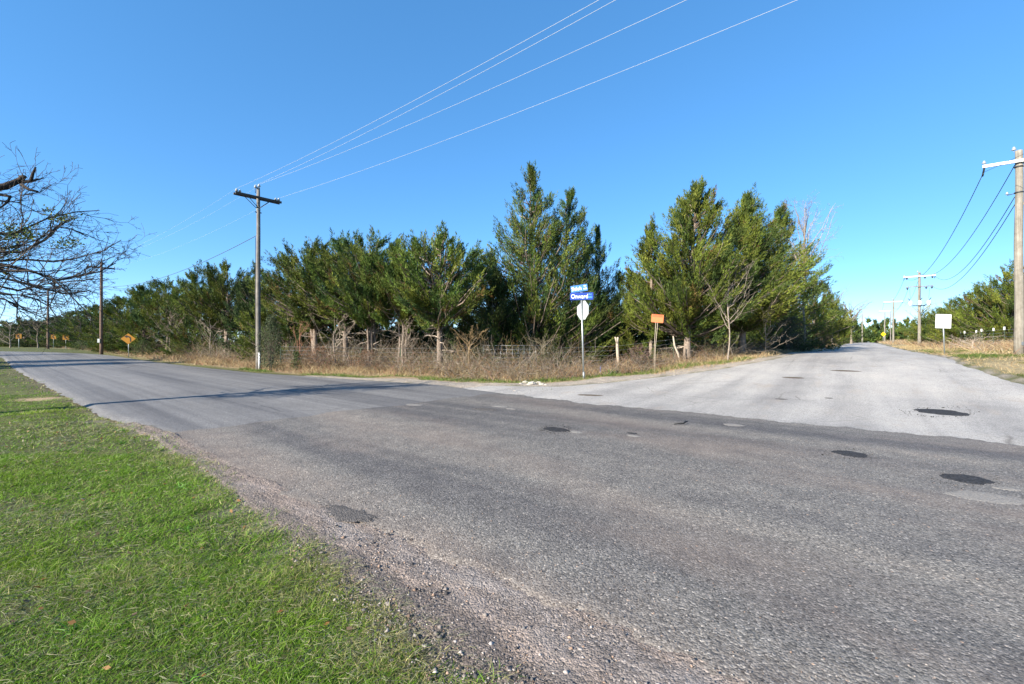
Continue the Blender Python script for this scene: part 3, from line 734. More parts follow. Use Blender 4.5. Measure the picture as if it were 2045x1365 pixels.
def thickets():
    g = np.random.default_rng(31); pal = np.array([GREYT, GREYT * 1.3, TAN * .8, REDB, GREYT * .7, np.array([.17, .16, .10]), GREYT * 1.1])
    def region(n, xr, yr, test):
        x = g.uniform(*xr, n); y = g.uniform(*yr, n); ok = test(x, y); return x[ok], y[ok]
    acc = Acc()
    x, y = region(16000, (-30, 3), (17, 46), lambda x, y: (vdist(x, y) > 2.6 + 1.2 * n2(x, y, .6)) & (vdist(x, y) < 8.5) & (n2(x, y, .7, 2) > .22)); canes(acc, x, y, .5, 2.3, .008, pal * 1.05, g)
    x, y = region(3000, (-92, -26), (34, 95), lambda x, y: (vdist(x, y) > 2.3) & (vdist(x, y) < 6) & ~on_road(x, y, 1.2)); canes(acc, x, y, .9, 2.6, .014, pal, g, sides=3)
    x, y = region(15000, (-40, 4), (18, 58), lambda x, y: (vdist(x, y) > 4.4) & (vdist(x, y) < 9.5) & (n2(x, y, .9, 7) > .2)); canes(acc, x, y, 1.0, 2.8, .0075, np.array([GREYT * 1.2, GREYT * 1.5, TAN * .8, np.array([.15, .14, .10])]), g, arch=.35, spread=.35)
    # green tinge: low bramble leaves among the canes
    x, y = region(2600, (-60, 3), (17, 70), lambda x, y: (vdist(x, y) > 3.0) & (vdist(x, y) < 8) & ~on_road(x, y, 2) & (n2(x, y, .8, 4) > .35)); m_ = len(x)
    kk = 22; who = np.repeat(np.arange(m_), kk)
    P = np.stack([x[who], y[who], HG(x, y)[who] + .25 + g.uniform(0, .9, m_ * kk)], 1) + g.normal(size=(m_ * kk, 3)) * np.array([.35, .35, .15])
    v, f, mm = kites(P, unit(g.normal(size=P.shape)), g.uniform(.05, .12, len(P)), g.uniform(.025, .06, len(P)), g)
    acc.add(v, f, np.repeat(np.array([.06, .072, .025]) * g.uniform(.5, 1.6, (len(P), 1)), mm, 0))
    tag(link("bramble_thicket", acc.mesh("bramble_thicket"), M_DRY), "tangle of bare brown brambles under the left row of cedars", "brambles", kind="stuff")
    acc = Acc()
    x, y = region(7500, (-3, 16), (18, 33), lambda x, y: (vdist(x, y) > 2.2) & (vdist(x, y) < 6.5) & (n2(x, y, .9, 1) > .25) & ~((x > -1.2) & (x < 2.3) & (vdist(x, y) > 4.6))); canes(acc, x, y, .5, 1.5, .008, pal, g, arch=.7)
    x, y = region(6500, (8, 44), (20, 60), lambda x, y: (vdist(x, y) > 1.6) & (vdist(x, y) < 5.5) & (ab(x, y)[0] > 24)); canes(acc, x, y, .6, 2.2, .010, pal, g)
    tag(link("corner_brush", acc.mesh("corner_brush"), M_DRY), "bare grey and reddish brush along the wire fence behind the street signs", "brush", kind="stuff")
    acc = Acc(); x, y = region(5500, (15, 60), (14, 70), lambda x, y: (rdist(x, y) > 3.0) & (rdist(x, y) < 9.5) & (ab(x, y)[0] > 22)); canes(acc, x, y, .5, 1.4, .009, np.array([GREYT, GREYT * 1.3, REDB, TAN]), g)
    tag(link("bank_brush", acc.mesh("bank_brush"), M_DRY), "grey leafless brush along the fence on the right bank", "brush", kind="stuff")
thickets()

# ------------------------------------------------------------------ cedars
ENV = {
    'umb': [(.36, .30), (.44, .66), (.55, .96), (.70, 1.0), (.84, .92), (.94, .62), (1.0, .2)],
    'lift': [(.20, .45), (.30, .85), (.42, 1.0), (.6, .82), (.78, .52), (.9, .28), (1.0, .05)],
    'con': [(.04, .85), (.14, 1.0), (.3, .98), (.48, .82), (.65, .57), (.8, .35), (.92, .16), (1.0, .02)],
    'fat': [(.03, .85), (.18, 1.0), (.42, .97), (.6, .78), (.78, .5), (.9, .26), (1.0, .05)],
    'bush': [(.02, .8), (.2, 1.0), (.5, .95), (.75, .72), (.9, .42), (1.0, .1)],
}
CEDAR = np.array([(.066, .106, .020), (.094, .132, .022), (.048, .086, .020), (.125, .148, .026), (.038, .070, .022), (.080, .104, .022)])
OLIVE = np.array([(.080, .110, .018), (.100, .128, .020), (.060, .088, .019), (.122, .138, .024), (.046, .072, .018)])
DARKG = np.array([(.036, .062, .022), (.045, .075, .024), (.030, .050, .020), (.062, .085, .024)])
BARKC = np.array([.21, .17, .14]); BARKDK = np.array([.11, .088, .072]); DEADC = np.array([.40, .34, .28])
def crown_arrays(seed, H, rad, kind, npl, lpp, pal, wind=(0, 0, 0), lean=(0, 0), up=.9, plume=.62, leaf=1.0, squash=None, ragged=.22, rise=.25):
    """foliage as upright plumes of small pointed sprays on an uneven envelope; returns leaf arrays and plume roots"""
    g = np.random.default_rng(seed); env = np.array(ENV[kind])
    zf = env[:, 0]; zz = np.linspace(zf[0], 1, 200); ww = np.interp(zz, zf, env[:, 1]) + .30; sq = squash or 1.0
    nb = max(26, int(npl / 4.5))                                            # boughs, each carrying a handful of plumes
    zt = g.choice(zz, nb, p=ww / ww.sum()); th = np.arange(nb) * 2.39996 + g.normal(size=nb) * .35
    lob = 1 + ragged * (np.sin(2 * th + 5 * zt + seed) * .5 + np.sin(3 * th - 9 * zt + 2 * seed) * .4)
    rt = np.interp(zt, zf, env[:, 1]) * rad * lob * (1.12 - .62 * g.uniform(0, 1, nb) ** 1.8)
    tip = np.stack([rt * np.cos(th) * sq, rt * np.sin(th), zt * H], 1)
    zb = np.clip(tip[:, 2] - rt * (rise + .75 * zt) * g.uniform(.7, 1.3, nb), max(.2, zf[0] * H * .75), None)
    root = np.stack([np.zeros(nb), np.zeros(nb), zb], 1)
    for q in (tip, root):
        q[:, 0] += lean[0] * (q[:, 2] / H) ** 1.5; q[:, 1] += lean[1] * (q[:, 2] / H) ** 1.5
    bd = unit(tip - root); who_b = g.integers(0, nb, npl); q = g.beta(1.9, 1.15, npl)
    q[:nb] = .97; who_b[:nb] = np.arange(nb)                           # every bough ends in a plume
    side = g.normal(size=(npl, 3)) * (np.linalg.norm(tip - root, axis=1)[who_b] * .17 * (1.12 - q))[:, None]
    P = root[who_b] + (tip - root)[who_b] * q[:, None] + side
    z = np.clip(P[:, 2] / H, 0, 1)
    PL = plume * 1.28 * g.uniform(.55, 1.35, npl) * (1.15 - .35 * z) * (rad / 2.2) ** .35 * (.7 + .4 * q)
    D = unit(bd[who_b] * .95 + unit(side + 1e-6) * .35 + np.array([0, 0, 1]) * (up * (.28 + .6 * z))[:, None] + np.array(wind) + g.normal(size=(npl, 3)) * .16)
    P = P - D * (PL * .45)[:, None]
    # top leader
    nt_ = 6; P[:nt_] = np.stack([np.full(nt_, lean[0]) + g.normal(size=nt_) * .08, np.full(nt_, lean[1]) + g.normal(size=nt_) * .08, H * np.linspace(.86, .97, nt_)], 1); D[:nt_] = unit(np.array([0, 0, 1]) + np.array(wind) * .5 + g.normal(size=(nt_, 3)) * .12); PL[:nt_] = .8 * plume / .62
    PL[0] = (H - P[0, 2]) * 1.0 + .05
    m_ = npl * lpp; who = np.repeat(np.arange(npl), lpp)
    t = g.beta(1.1, 1.25, m_); ph = g.uniform(0, 6.28, m_)
    a = unit(np.cross(D, np.array([.3, .2, 1.0]) + g.normal(size=D.shape) * .1)); b = np.cross(D, a)
    rr = (PL[who] * .40) * (t + .12) ** .5 * (1 - t) ** .85 * np.sqrt(g.uniform(.02, 1, m_))
    radv = a[who] * np.cos(ph)[:, None] + b[who] * np.sin(ph)[:, None]
    Q = P[who] + D[who] * (PL[who] * t)[:, None] + radv * rr[:, None] + np.array([0, 0, 1]) * (PL[who] * .14 * t * t)[:, None]
    dl = unit(D[who] * 1.1 + radv * .62 + np.array([0, 0, .22]) + g.normal(size=(m_, 3)) * .30)
    ll = leaf * .92 * g.uniform(.08, .21, m_); lw = ll * g.uniform(.20, .34, m_)
    v, f, mm = ribbons(Q, dl, ll, lw, np.zeros((m_, 3)), 1, g)
    cb = pal[g.integers(0, len(pal), nb)] * g.uniform(.8, 1.25, (nb, 1)); cp = cb[who_b] * g.uniform(.8, 1.22, (npl, 1)); brown = (g.uniform(size=npl) < .02)[:, None]
    cp = np.where(brown, np.array([.13, .085, .03]), cp)
    c = cp[who] * g.uniform(.7, 1.35, (m_, 1))
    return v, f, np.repeat(c, mm, 0), root, tip
def trunk_mesh(seed, H, rad, P, D, tr, trunks=1, lean=(0, 0), dead=0, bark=BARKC, crown0=.3, deadlen=1.2, wander=.35):
    g = np.random.default_rng(seed + 500); acc = Acc(); lines = []; stems = []
    for q in range(trunks):
        bx, by = (0, 0) if q == 0 else (g.uniform(-.45, .45), g.uniform(-.3, .3)); hh = H * (.93 if q == 0 else g.uniform(.55, .8)); zz = np.linspace(-.12, hh, 9)
        wx, wy = g.normal(size=9).cumsum() * wander * .12, g.normal(size=9).cumsum() * wander * .12; wx -= wx[0]; wy -= wy[0]
        fan = .0 if q == 0 else g.uniform(-.7, .7)
        pth = np.stack([bx + wx * (zz / hh).clip(0) + lean[0] * (zz / H).clip(0) ** 1.5 + fan * zz / hh, by + wy + lean[1] * (zz / H).clip(0) ** 1.5 + g.uniform(-.5, .5) * zz / hh * (q > 0), zz], 1)
        r_ = tr * (1 if q == 0 else .75) * np.interp(zz / hh, [-.02, .02, .1, .5, 1], [1.5, 1.25, 1, .62, .12])
        sa_ = Acc(); np_tubes(sa_, pth[None], r_[None], 9, bark * g.uniform(.85, 1.15)); lines.append((zz, pth)); stems.append(sa_)
    # limbs to the foliage
    sel = np.arange(len(P)); ps = D; zz, pth = lines[0]; z0 = P[:, 2]
    st_ = np.stack([np.interp(z0, zz, pth[:, 0]), np.interp(z0, zz, pth[:, 1]), z0], 1); q = np.linspace(0, 1, 5)
    path = st_[:, None] * (1 - q)[None, :, None] + ps[:, None] * q[None, :, None]; path[:, :, 2] -= (np.sin(np.pi * q) * .12)[None] * np.linalg.norm(ps - st_, axis=1)[:, None] * .6
    path[:, 1:4] += g.normal(size=(len(sel), 3, 3)) * .07
    rad0 = tr * g.uniform(.14, .32, len(sel))
    np_tubes(acc, path, rad0[:, None] * np.linspace(1, .3, 5)[None], 4, np.where((g.uniform(size=len(sel)) < .35)[:, None], bark * 1.15, BARKDK))
    if dead:
        z0 = g.uniform(crown0 * H * .35, crown0 * H * 1.45, dead); th = g.uniform(0, 6.28, dead); L = g.uniform(.4, 1.0, dead) * deadlen
        s0 = np.stack([np.interp(z0, zz, pth[:, 0]), np.interp(z0, zz, pth[:, 1]), z0], 1); q = np.linspace(0, 1, 5)
        dd = np.stack([np.cos(th), np.sin(th), g.uniform(-.15, .55, dead)], 1)
        path = s0[:, None] + dd[:, None] * (L[:, None] * q[None])[..., None]; path[:, 1:] += g.normal(size=(dead, 4, 3)).cumsum(1) * .06 * L[:, None, None]
        path[:, :, 2] -= (.18 * q * q)[None] * L[:, None]
        np_tubes(acc, path, (tr * g.uniform(.12, .26, dead))[:, None] * np.linspace(1, .25, 5)[None], 4, DEADC * g.uniform(.65, 1.15, (dead, 1)))
        kk = 7; who = np.repeat(np.arange(dead), kk); j = g.integers(1, 5, dead * kk); Pq = path[who, j]
        dq = unit(dd[who] + g.normal(size=(dead * kk, 3)) * .8); Lq = g.uniform(.15, .6, dead * kk) * deadlen
        v, f, mm = ribbons(Pq, dq, Lq, np.full(dead * kk, .014), g.normal(size=Pq.shape) * (Lq * .3)[:, None] - np.array([0, 0, .08]), 2, g)
        acc.add(v, f, np.repeat(DEADC * g.uniform(.5, 1.1, (dead * kk, 1)), mm, 0))
    return stems, acc
PROTO = {}
def cedar(pxx, top, hw, d, kind, seed, label, npl=260, lpp=58, pal=CEDAR, tr=.15, trunks=1, dead=0, lean=(0, 0), group=None, crown0=None, name="cedar_tree", base_px=None, **kw):
    x = px(pxx, d); y = d; z0 = float(HG(x, y)) - .03; H = top_z(top, d) - z0; rad = hw / F * d
    npl = int(npl * 2.2); lpp = int(lpp * 1.7)
    v, f, c, P, D = crown_arrays(seed, H, rad * 1.2, kind, npl, lpp, pal, lean=lean, **kw)
    e = empty(name, (x, y, z0)); tag(e, label, "tree", group)
    c0 = crown0 if crown0 is not None else ENV[kind][0][0]
    stems, limbs = trunk_mesh(seed, H, rad, P, D, tr, trunks, lean, dead, crown0=c0)
    for q in stems: link("trunk", q.mesh("trunk", True), M_BARK, e)
    tag(link("branches", limbs.mesh("branches"), M_BARK, e), kind="stuff")
    tag(link("crown", tri_mesh("crown", v, f, c), M_LEAF, e), kind="stuff")
    PROTO[seed] = (e, H, rad); return e
def cedar_copy(seed, pxx, top, hw, d, label, rz, group=None):
    e, H0, r0 = PROTO[seed]; x = px(pxx, d); z0 = float(HG(x, d)) - .03; c = copy_tree(e); H = top_z(top, d) - z0
    c.location = (x, d, z0); kx = hw / F * d / r0; c.scale = (kx, kx, H / H0); c.rotation_euler = (0, 0, rz)
    c["label"] = label
    if group: c["group"] = group
    elif "group" in c: del c["group"]
    return c
GL = "cedars in the row behind the left road"; GR = "cedars beside the side road"; GC = "tall cedars behind the corner"
cedar(878, 468, 84, 24.0, 'umb', 1, "cedar with thick leaning trunk and bare white limbs, nearest left of the street signs", dead=22, tr=.17, group=GL, up=.6, rise=.06, npl=250, crown0=.36)

cedar(742, 472, 80, 27.5, 'umb', 3, "cedar on three slender pale trunks, tallest tuft of the left row", dead=26, tr=.12, trunks=3, group=GL, up=.6, rise=.06, npl=270, crown0=.45)
cedar_copy(3, 806, 488, 72, 26.5, "flat-topped cedar second to the left of the street signs", 2.1, GL)
cedar_copy(1, 690, 484, 72, 30, "cedar fourth to the left of the street signs, before the broad olive one", 3.9, GL)
cedar(630, 490, 76, 31.5, 'umb', 5, "broad olive cedar with two dark stout trunks right of the leafy shrub", dead=18, tr=.17, trunks=2, group=GL, up=.6, rise=.06, npl=290, pal=OLIVE * .85, crown0=.38)
cedar(574, 514, 62, 35, 'bush', 6, "dense cedar just right of the tall utility pole", dead=14, group=GL, npl=290)
cedar(508, 536, 46, 38, 'bush', 7, "dark cedar directly behind the tall utility pole", dead=8, group=GL, pal=DARKG, npl=260)
cedar_copy(5, 450, 530, 60, 42, "cedar with slim grey trunks left of the tall utility pole", 2.6, GL)
cedar(388, 548, 54, 47, 'bush', 9, "rounded cedar over a dead-branched hollow in the left row", dead=30, group=GL, npl=300)
cedar_copy(3, 334, 562, 52, 50, "cedar with pale dead branches to the right of the curve sign", 4.4, GL)
cedar_copy(6, 284, 574, 50, 54, "green cedar rising right behind the curve sign", 5.1, GL)
cedar_copy(6, 236, 596, 50, 60, "cedar between the curve sign and the brown utility pole", 1.1, GL)
cedar_copy(9, 186, 610, 50, 74, "cedar behind the lower half of the brown utility pole", 2.3, GL)
cedar_copy(9, 140, 623, 46, 94, "cedar behind the nearest arrow sign", 4.0, GL)
cedar_copy(7, 96, 634, 44, 104, "low cedar behind the middle arrow sign", .6, GL)
cedar_copy(6, 52, 641, 40, 112, "low cedar right of the farthest arrow sign", 3.0, GL)
cedar_copy(9, 8, 642, 44, 116, "low cedar left of the farthest arrow sign at the picture edge", 5.2, GL)
cedar_copy(7, 985, 512, 66, 27, "low dark cedar filling the gap left of the tallest cedar", 2.2, GC)
cedar(1062, 343, 128, 28.5, 'con', 14, "tallest cedar, pointed like a spire, behind the corner fence", npl=540, lpp=52, tr=.2, dead=16, group=GC, up=1.0, ragged=.30, pal=CEDAR * .92)
cedar(1137, 388, 104, 31, 'con', 15, "second pointed cedar just right of the tallest one", npl=360, lpp=52, tr=.17, group=GC, up=1.0, ragged=.32, pal=np.concatenate([DARKG, CEDAR]))
cedar_copy(15, 1194, 458, 66, 33, "shorter pointed cedar behind the street name signs", 2.4, GC)
cedar(1238, 556, 52, 33, 'fat', 17, "small cedar in the gap between the two tall cedar groups", npl=170, lpp=46, tr=.10, group=GC, pal=DARKG)
cedar(1300, 448, 50, 26, 'fat', 18, "narrow cedar left of the orange notice", npl=200, tr=.13, group=GR, pal=OLIVE * .8)
cedar(1372, 372, 98, 24.5, 'lift', 19, "olive cedar with an off-centre pointed top above the orange notice", npl=500, lpp=56, tr=.18, dead=12, group=GR, pal=OLIVE, lean=(.55, 0), wind=(.18, 0, 0), ragged=.26)
cedar(1482, 396, 86, 26.5, 'lift', 20, "windswept yellow-green cedar beside the mouth of the side road", npl=500, lpp=56, tr=.18, dead=10, group=GR, pal=OLIVE, lean=(.35, 0), wind=(.55, 0, -.1), ragged=.28, plume=.78)
cedar(1562, 418, 68, 34, 'fat', 21, "windswept cedar with dead twigs in its top, overhanging the side road", npl=340, lpp=54, tr=.16, dead=10, group=GR, pal=np.concatenate([OLIVE, CEDAR]), wind=(.5, 0, -.05), ragged=.3, plume=.75)
cedar(1628, 562, 46, 46, 'bush', 22, "low rounded cedar farther along the left edge of the side road", npl=240, group=GR, pal=OLIVE)
cedar_copy(22, 1662, 592, 30, 72, "sunlit cedar third from the end of the side road trees", 2.0, GR)
cedar_copy(17, 1684, 622, 22, 105, "last small cedar before the side road disappears", 1.0, GR)
GB = "cedars behind the right fence"
cedar(2025, 532, 66, 38, 'fat', 24, "largest olive cedar behind the near right utility pole", npl=420, lpp=54, pal=OLIVE * 1.05, group=GB)
cedar_copy(24, 1950, 572, 56, 42, "olive cedar right of the white weight sign", 4.2, GB)
cedar_copy(24, 1898, 602, 46, 56, "green cedar directly behind the white weight sign", 2.0, GB)
cedar_copy(24, 1862, 622, 34, 64, "green cedar between the white weight sign and the pole with transformers", 3.1, GB)
cedar_copy(24, 2092, 528, 66, 37, "olive cedar cut off by the right picture edge", 1.3, GB)
cedar_copy(17, 1922, 604, 16, 60, "little pointed cedar poking up right of the white weight sign", .4, GB)
# evergreens on the left, beyond the lawn: they throw the two bars of shade over the road
for pos, h, rz, lb in (((-38.6, 24.2), 9.0, .3, "dark cedar beyond the lawn, left of the road and just outside the picture"), ((-41.5, 30.8), 8.6, 2.0, "second dark cedar beyond the lawn, outside the picture"),
                       ((-52.5, 44.5), 4.0, 3.3, "dark cedar bough poking in at the left picture edge above the road")):
    e, H0, r0 = PROTO[7]; c = copy_tree(e); c.location = (pos[0], pos[1], float(HG(*pos)) - .03); c.scale = (h / H0,) * 3; c.rotation_euler = (0, 0, rz); c["label"] = lb; c["group"] = "cedars left of the lawn"

def wood_mass(name, label, spots, pal, leaf=2.3, npl=180, lpp=52):
    acc = Acc()
    for i, (pxx, top, hw, d) in enumerate(spots):
        x = px(pxx, d); z0 = float(HG(x, d)); H = top_z(top, d) - z0
        v, f, c, P, D = crown_arrays(900 + i * 7 + int(pxx), H, hw / F * d, 'bush', npl, lpp, pal, leaf=leaf, plume=.9)
        acc.add(v + np.array([x, d, z0]), f, c)
    tag(link(name, acc.mesh(name), M_LEAF), label, "woodland", kind="stuff")
wood_mass("cedar_wood", "dark cedar wood filling in behind the front rows",
          [(p_, 575 + 14 * math.sin(p_ * .05), 62, 43 + 5 * math.sin(p_ * .031)) for p_ in range(430, 1500, 62)] + [(p_, 640, 46, 37) for p_ in range(560, 1460, 52)]
          + [(1505, 585, 36, 44), (1545, 590, 34, 47), (1580, 600, 30, 51), (1608, 612, 24, 57), (1480, 640, 30, 38), (1520, 645, 30, 39.5), (1555, 645, 28, 42), (1590, 650, 26, 45)]
          + [(p_, np.interp(p_, [60, 100, 200, 300, 430], [648, 640, 616, 594, 566]), np.interp(p_, [60, 430], [34, 52]), np.interp(p_, [60, 100, 200, 300, 430], [124, 112, 86, 67, 54])) for p_ in range(60, 430, 36)], DARKG, leaf=2.8, npl=150, lpp=25)
wood_mass("far_woodland", "low far woodland closing off the side road", [(1630 + i * 13, 645 + 6 * math.sin(i * 2.1), 15, 150 + 12 * (i % 3)) for i in range(22)] + [(1640 + i * 18, 664, 14, 146) for i in range(12)], np.concatenate([DARKG, CEDAR]), leaf=6.5, npl=80, lpp=17)
wood_mass("distant_hedgerow", "distant grey green hedgerow beyond the bend of the left road", [(-40 + i * 26, 640 + (i % 3) * 5, 20, 125 + (i % 2) * 10) for i in range(12)], np.concatenate([DARKG, CEDAR * .9, np.array([(.12, .10, .08)])]), leaf=5.5, npl=90, lpp=24)

# ------------------------------------------------------------------ bare trees and shrubs
def bare_tree(name, base, label, limbs, tr, seed, cat="tree", group=None, th=3.0, lean=(0, 0), twig=1.0, col=BARKDK, nsub=11, trunk_col=None, rmin=.0035, levels=((.5, 5), (.5, 4))):
    """limbs: list of control point lists (world); each carries side branches and twigs"""
    g = np.random.default_rng(seed); e = empty(name, base); tag(e, label, cat, group); b = np.array(base)
    acc = Acc(); zz = np.linspace(-.1, th, 8)
    pth = np.stack([lean[0] * (zz / th) ** 2 + .05 * np.sin(zz * 2 + seed), lean[1] * (zz / th) ** 2 + .05 * np.cos(zz * 1.7), zz], 1)
    np_tubes(acc, pth[None], (tr * np.interp(zz / th, [-.03, .03, .2, 1], [1.6, 1.2, 1, .6]))[None], 10, trunk_col if trunk_col is not None else col)
    link("trunk", acc.mesh("trunk", True), M_BARK, e)
    acc = Acc(); L1 = []
    def curve(pts, k=9):
        pts = np.array(pts, float); q = np.linspace(0, len(pts) - 1, k); i = np.clip(q.astype(int), 0, len(pts) - 2); f_ = (q - i)[:, None]
        p0 = pts[np.clip(i - 1, 0, len(pts) - 1)]; p1 = pts[i]; p2 = pts[i + 1]; p3 = pts[np.clip(i + 2, 0, len(pts) - 1)]
        return .5 * (2 * p1 + (p2 - p0) * f_ + (2 * p0 - 5 * p1 + 4 * p2 - p3) * f_ ** 2 + (3 * p1 - p0 - 3 * p2 + p3) * f_ ** 3)
    for pts, r0 in limbs:
        c = curve(pts) - b; c[1:] += g.normal(size=(8, 3)) * .035; np_tubes(acc, c[None], (r0 * np.linspace(1, .22, 9))[None], 6, col * g.uniform(.85, 1.15)); L1.append((c, r0, np.linalg.norm(np.diff(c, axis=0), axis=1).sum()))
    def shoot(P, D, L, r0, k, cc):
        n = len(P); path = np.zeros((n, k, 3)); path[:, 0] = P; d = D.copy(); stp = L / (k - 1)
        for i in range(1, k):
            d = unit(d + g.normal(size=(n, 3)) * .20 + np.array([0, 0, .05])); path[:, i] = path[:, i - 1] + d * stp[:, None]
        rad = np.maximum(r0[:, None] * np.linspace(1, .35, k)[None], rmin); np_tubes(acc, path, rad, 3, cc); return path, rad
    Ps, Ds, Ls, Rs = [], [], [], []
    for c, r0, ln in L1:
        n = max(3, int(nsub * ln / 3.0)); j = g.uniform(1.5, 8, n); i = j.astype(int).clip(0, 7); f_ = (j - i)[:, None]
        Ps.append(c[i] * (1 - f_) + c[i + 1] * f_); t_ = unit(c[i + 1] - c[i]); Ds.append(unit(t_ + g.normal(size=(n, 3)) * .55)); Ls.append(ln * g.uniform(.22, .5, n) * (1.15 - j / 10) * twig); Rs.append(r0 * (1 - .085 * j) * g.uniform(.35, .6, n))
    P, D, L, r0 = map(np.concatenate, (Ps, Ds, Ls, Rs)); p1, r1 = shoot(P, D, L, r0, 7, col * g.uniform(.7, 1.3, (len(P), 1)))
    for rep, (fr, num) in enumerate(levels):
        n = len(p1) * num; who = np.repeat(np.arange(len(p1)), num); j = g.integers(1, p1.shape[1], n); Pq = p1[who, j]
        t_ = unit(p1[who, j] - p1[who, j - 1]); Dq = unit(t_ + g.normal(size=(n, 3)) * .5); Lq = np.linalg.norm(p1[:, -1] - p1[:, 0], axis=1)[who] * g.uniform(.25, .75, n) * fr * 1.3; rq = r1[who, j] * .62
        p1, r1 = shoot(Pq, Dq, Lq, rq, 4 if rep == 0 else 3, col * g.uniform(.6, 1.3, (n, 1)))
    tag(link("branches", acc.mesh("branches"), M_BARK, e), kind="stuff"); return e, p1
def pp(pxx, pyy, d): return (px(pxx, d), d, top_z(pyy, d))
TB = (-14.2, 8.4, float(HG(-14.2, 8.4)))
fork = (-13.6, 8.9, 2.9); fork2 = (-13.5, 9.0, 4.0)
e_bt, tips = bare_tree("bare_tree", TB, "leafless tree reaching in from the left edge, twigs spread over the sky", [
    ([fork, (-12.6, 9.7, 3.7), pp(60, 545, 10.4), pp(150, 550, 10.8), pp(235, 520, 11.2)], .055), ([fork, (-12.7, 9.5, 3.4), pp(40, 500, 10.2), pp(110, 450, 10.5), pp(180, 470, 10.9)], .05),
    ([fork, (-12.7, 9.6, 3.2), pp(30, 560, 10.2), pp(120, 585, 10.6), pp(170, 580, 11)], .045), ([fork, (-12.8, 9.4, 2.9), pp(15, 590, 10), pp(70, 590, 10.4), pp(120, 640, 10.7)], .04),
    ([fork, (-12.6, 9.2, 3.0), pp(20, 540, 9.6), pp(100, 555, 9.9), pp(160, 610, 10.1)], .045), ([fork2, (-12.8, 9.4, 4.3), pp(20, 470, 10), pp(90, 430, 10.4), pp(200, 420, 11)], .04),
    ([fork, (-12.9, 9.3, 2.8), pp(5, 600, 9.8), pp(35, 610, 10), pp(50, 640, 10.1)], .035), ([fork2, (-12.7, 9.4, 4.7), pp(8, 400, 10), pp(45, 392, 10.2), pp(105, 372, 10.4)], .03), ([fork2, (-13.3, 9.2, 5.2), (-12.8, 9.7, 6.3), (-12.6, 10, 7.4)], .07), ([fork2, (-14.0, 9.6, 5.2), (-14.6, 10.2, 6.6)], .06),
    ([fork2, (-13.4, 8.4, 5.0), (-12.9, 8.0, 6.2), (-12.7, 7.8, 7.2)], .05), ([fork, (-12.5, 9.9, 3.3), pp(55, 520, 11.2), pp(150, 520, 11.8), pp(245, 480, 12.2)], .04), ([fork, (-12.5, 9.9, 3.0), pp(35, 575, 11.4), pp(100, 565, 11.8), pp(205, 555, 12.2)], .04)],
    .21, 77, th=4.4, lean=(.75, .65), nsub=13, col=np.array([.075, .065, .058]))
def extras():
    g = np.random.default_rng(3); b = np.array(TB)
    mb = MB(); v3 = lambda p: Vector(p) - Vector(TB)
    mb.tube([v3(fork2), v3((-12.6, 9.4, 4.6)), v3(pp(10, 372, 10)), v3(pp(38, 360, 10.1))], [.11, .09, .075, .06], 8)
    mb.tube([v3(pp(38, 360, 10.1)), v3(pp(48, 352, 10.1)), v3(pp(40, 352, 10.15))], [.06, .05, .03], 7)
    mb.tube([v3(pp(36, 362, 10.1)), v3(pp(58, 362, 10.15)), v3(pp(88, 355, 10.2))], [.045, .035, .008], 6); mb.tube([v3(pp(62, 361, 10.15)), v3(pp(66, 345, 10.1)), v3(pp(71, 333, 10.1))], [.03, .025, .018], 6)
    mb.tube([v3(pp(42, 368, 10.1)), v3(pp(58, 378, 10.1)), v3(pp(75, 382, 10.1))], [.035, .03, .02], 6); mb.tube([v3(pp(0, 388, 10)), v3(pp(20, 392, 10)), v3(pp(16, 402, 10)), v3(pp(0, 415, 10))], [.03, .03, .025, .015], 6)
    m = NT("dead bark"); m.base(m.ramp(m.noise(9, 5), [(.35, (.018, .016, .015)), (.62, (.055, .042, .034)), (.75, (.17, .10, .07))])); m.bump(m.noise(30, 5), .9, .03); o = mb.build("broken_limb", m.m, e_bt); o["label"] = "broken dead stub of a limb"
    acc = Acc()
    for (cx, cy, w_, h_, n_) in ((25, 462, 30, 16, 420), (95, 418, 8, 6, 40), (125, 435, 16, 8, 110), (135, 485, 20, 8, 160), (45, 470, 25, 8, 180), (10, 500, 18, 14, 160), (6, 545, 10, 10, 60)):
        d = g.normal(10.3, .25, n_); P = np.stack([px(cx + g.normal(size=n_) * w_, d), d, top_z(cy + g.normal(size=n_) * h_ * .7, d)], 1) - b
        v, f, mm = kites(P, unit(g.normal(size=P.shape)), g.uniform(.04, .085, n_), g.uniform(.022, .045, n_), g); acc.add(v, f, np.repeat(np.array([.10, .125, .02]) * g.uniform(.5, 1.6, (n_, 1)), mm, 0))
    o = link("leaf_cluster", acc.mesh("leaf_cluster"), M_LEAF, e_bt); o["label"] = "small yellow green leaves still on the twigs"
extras()
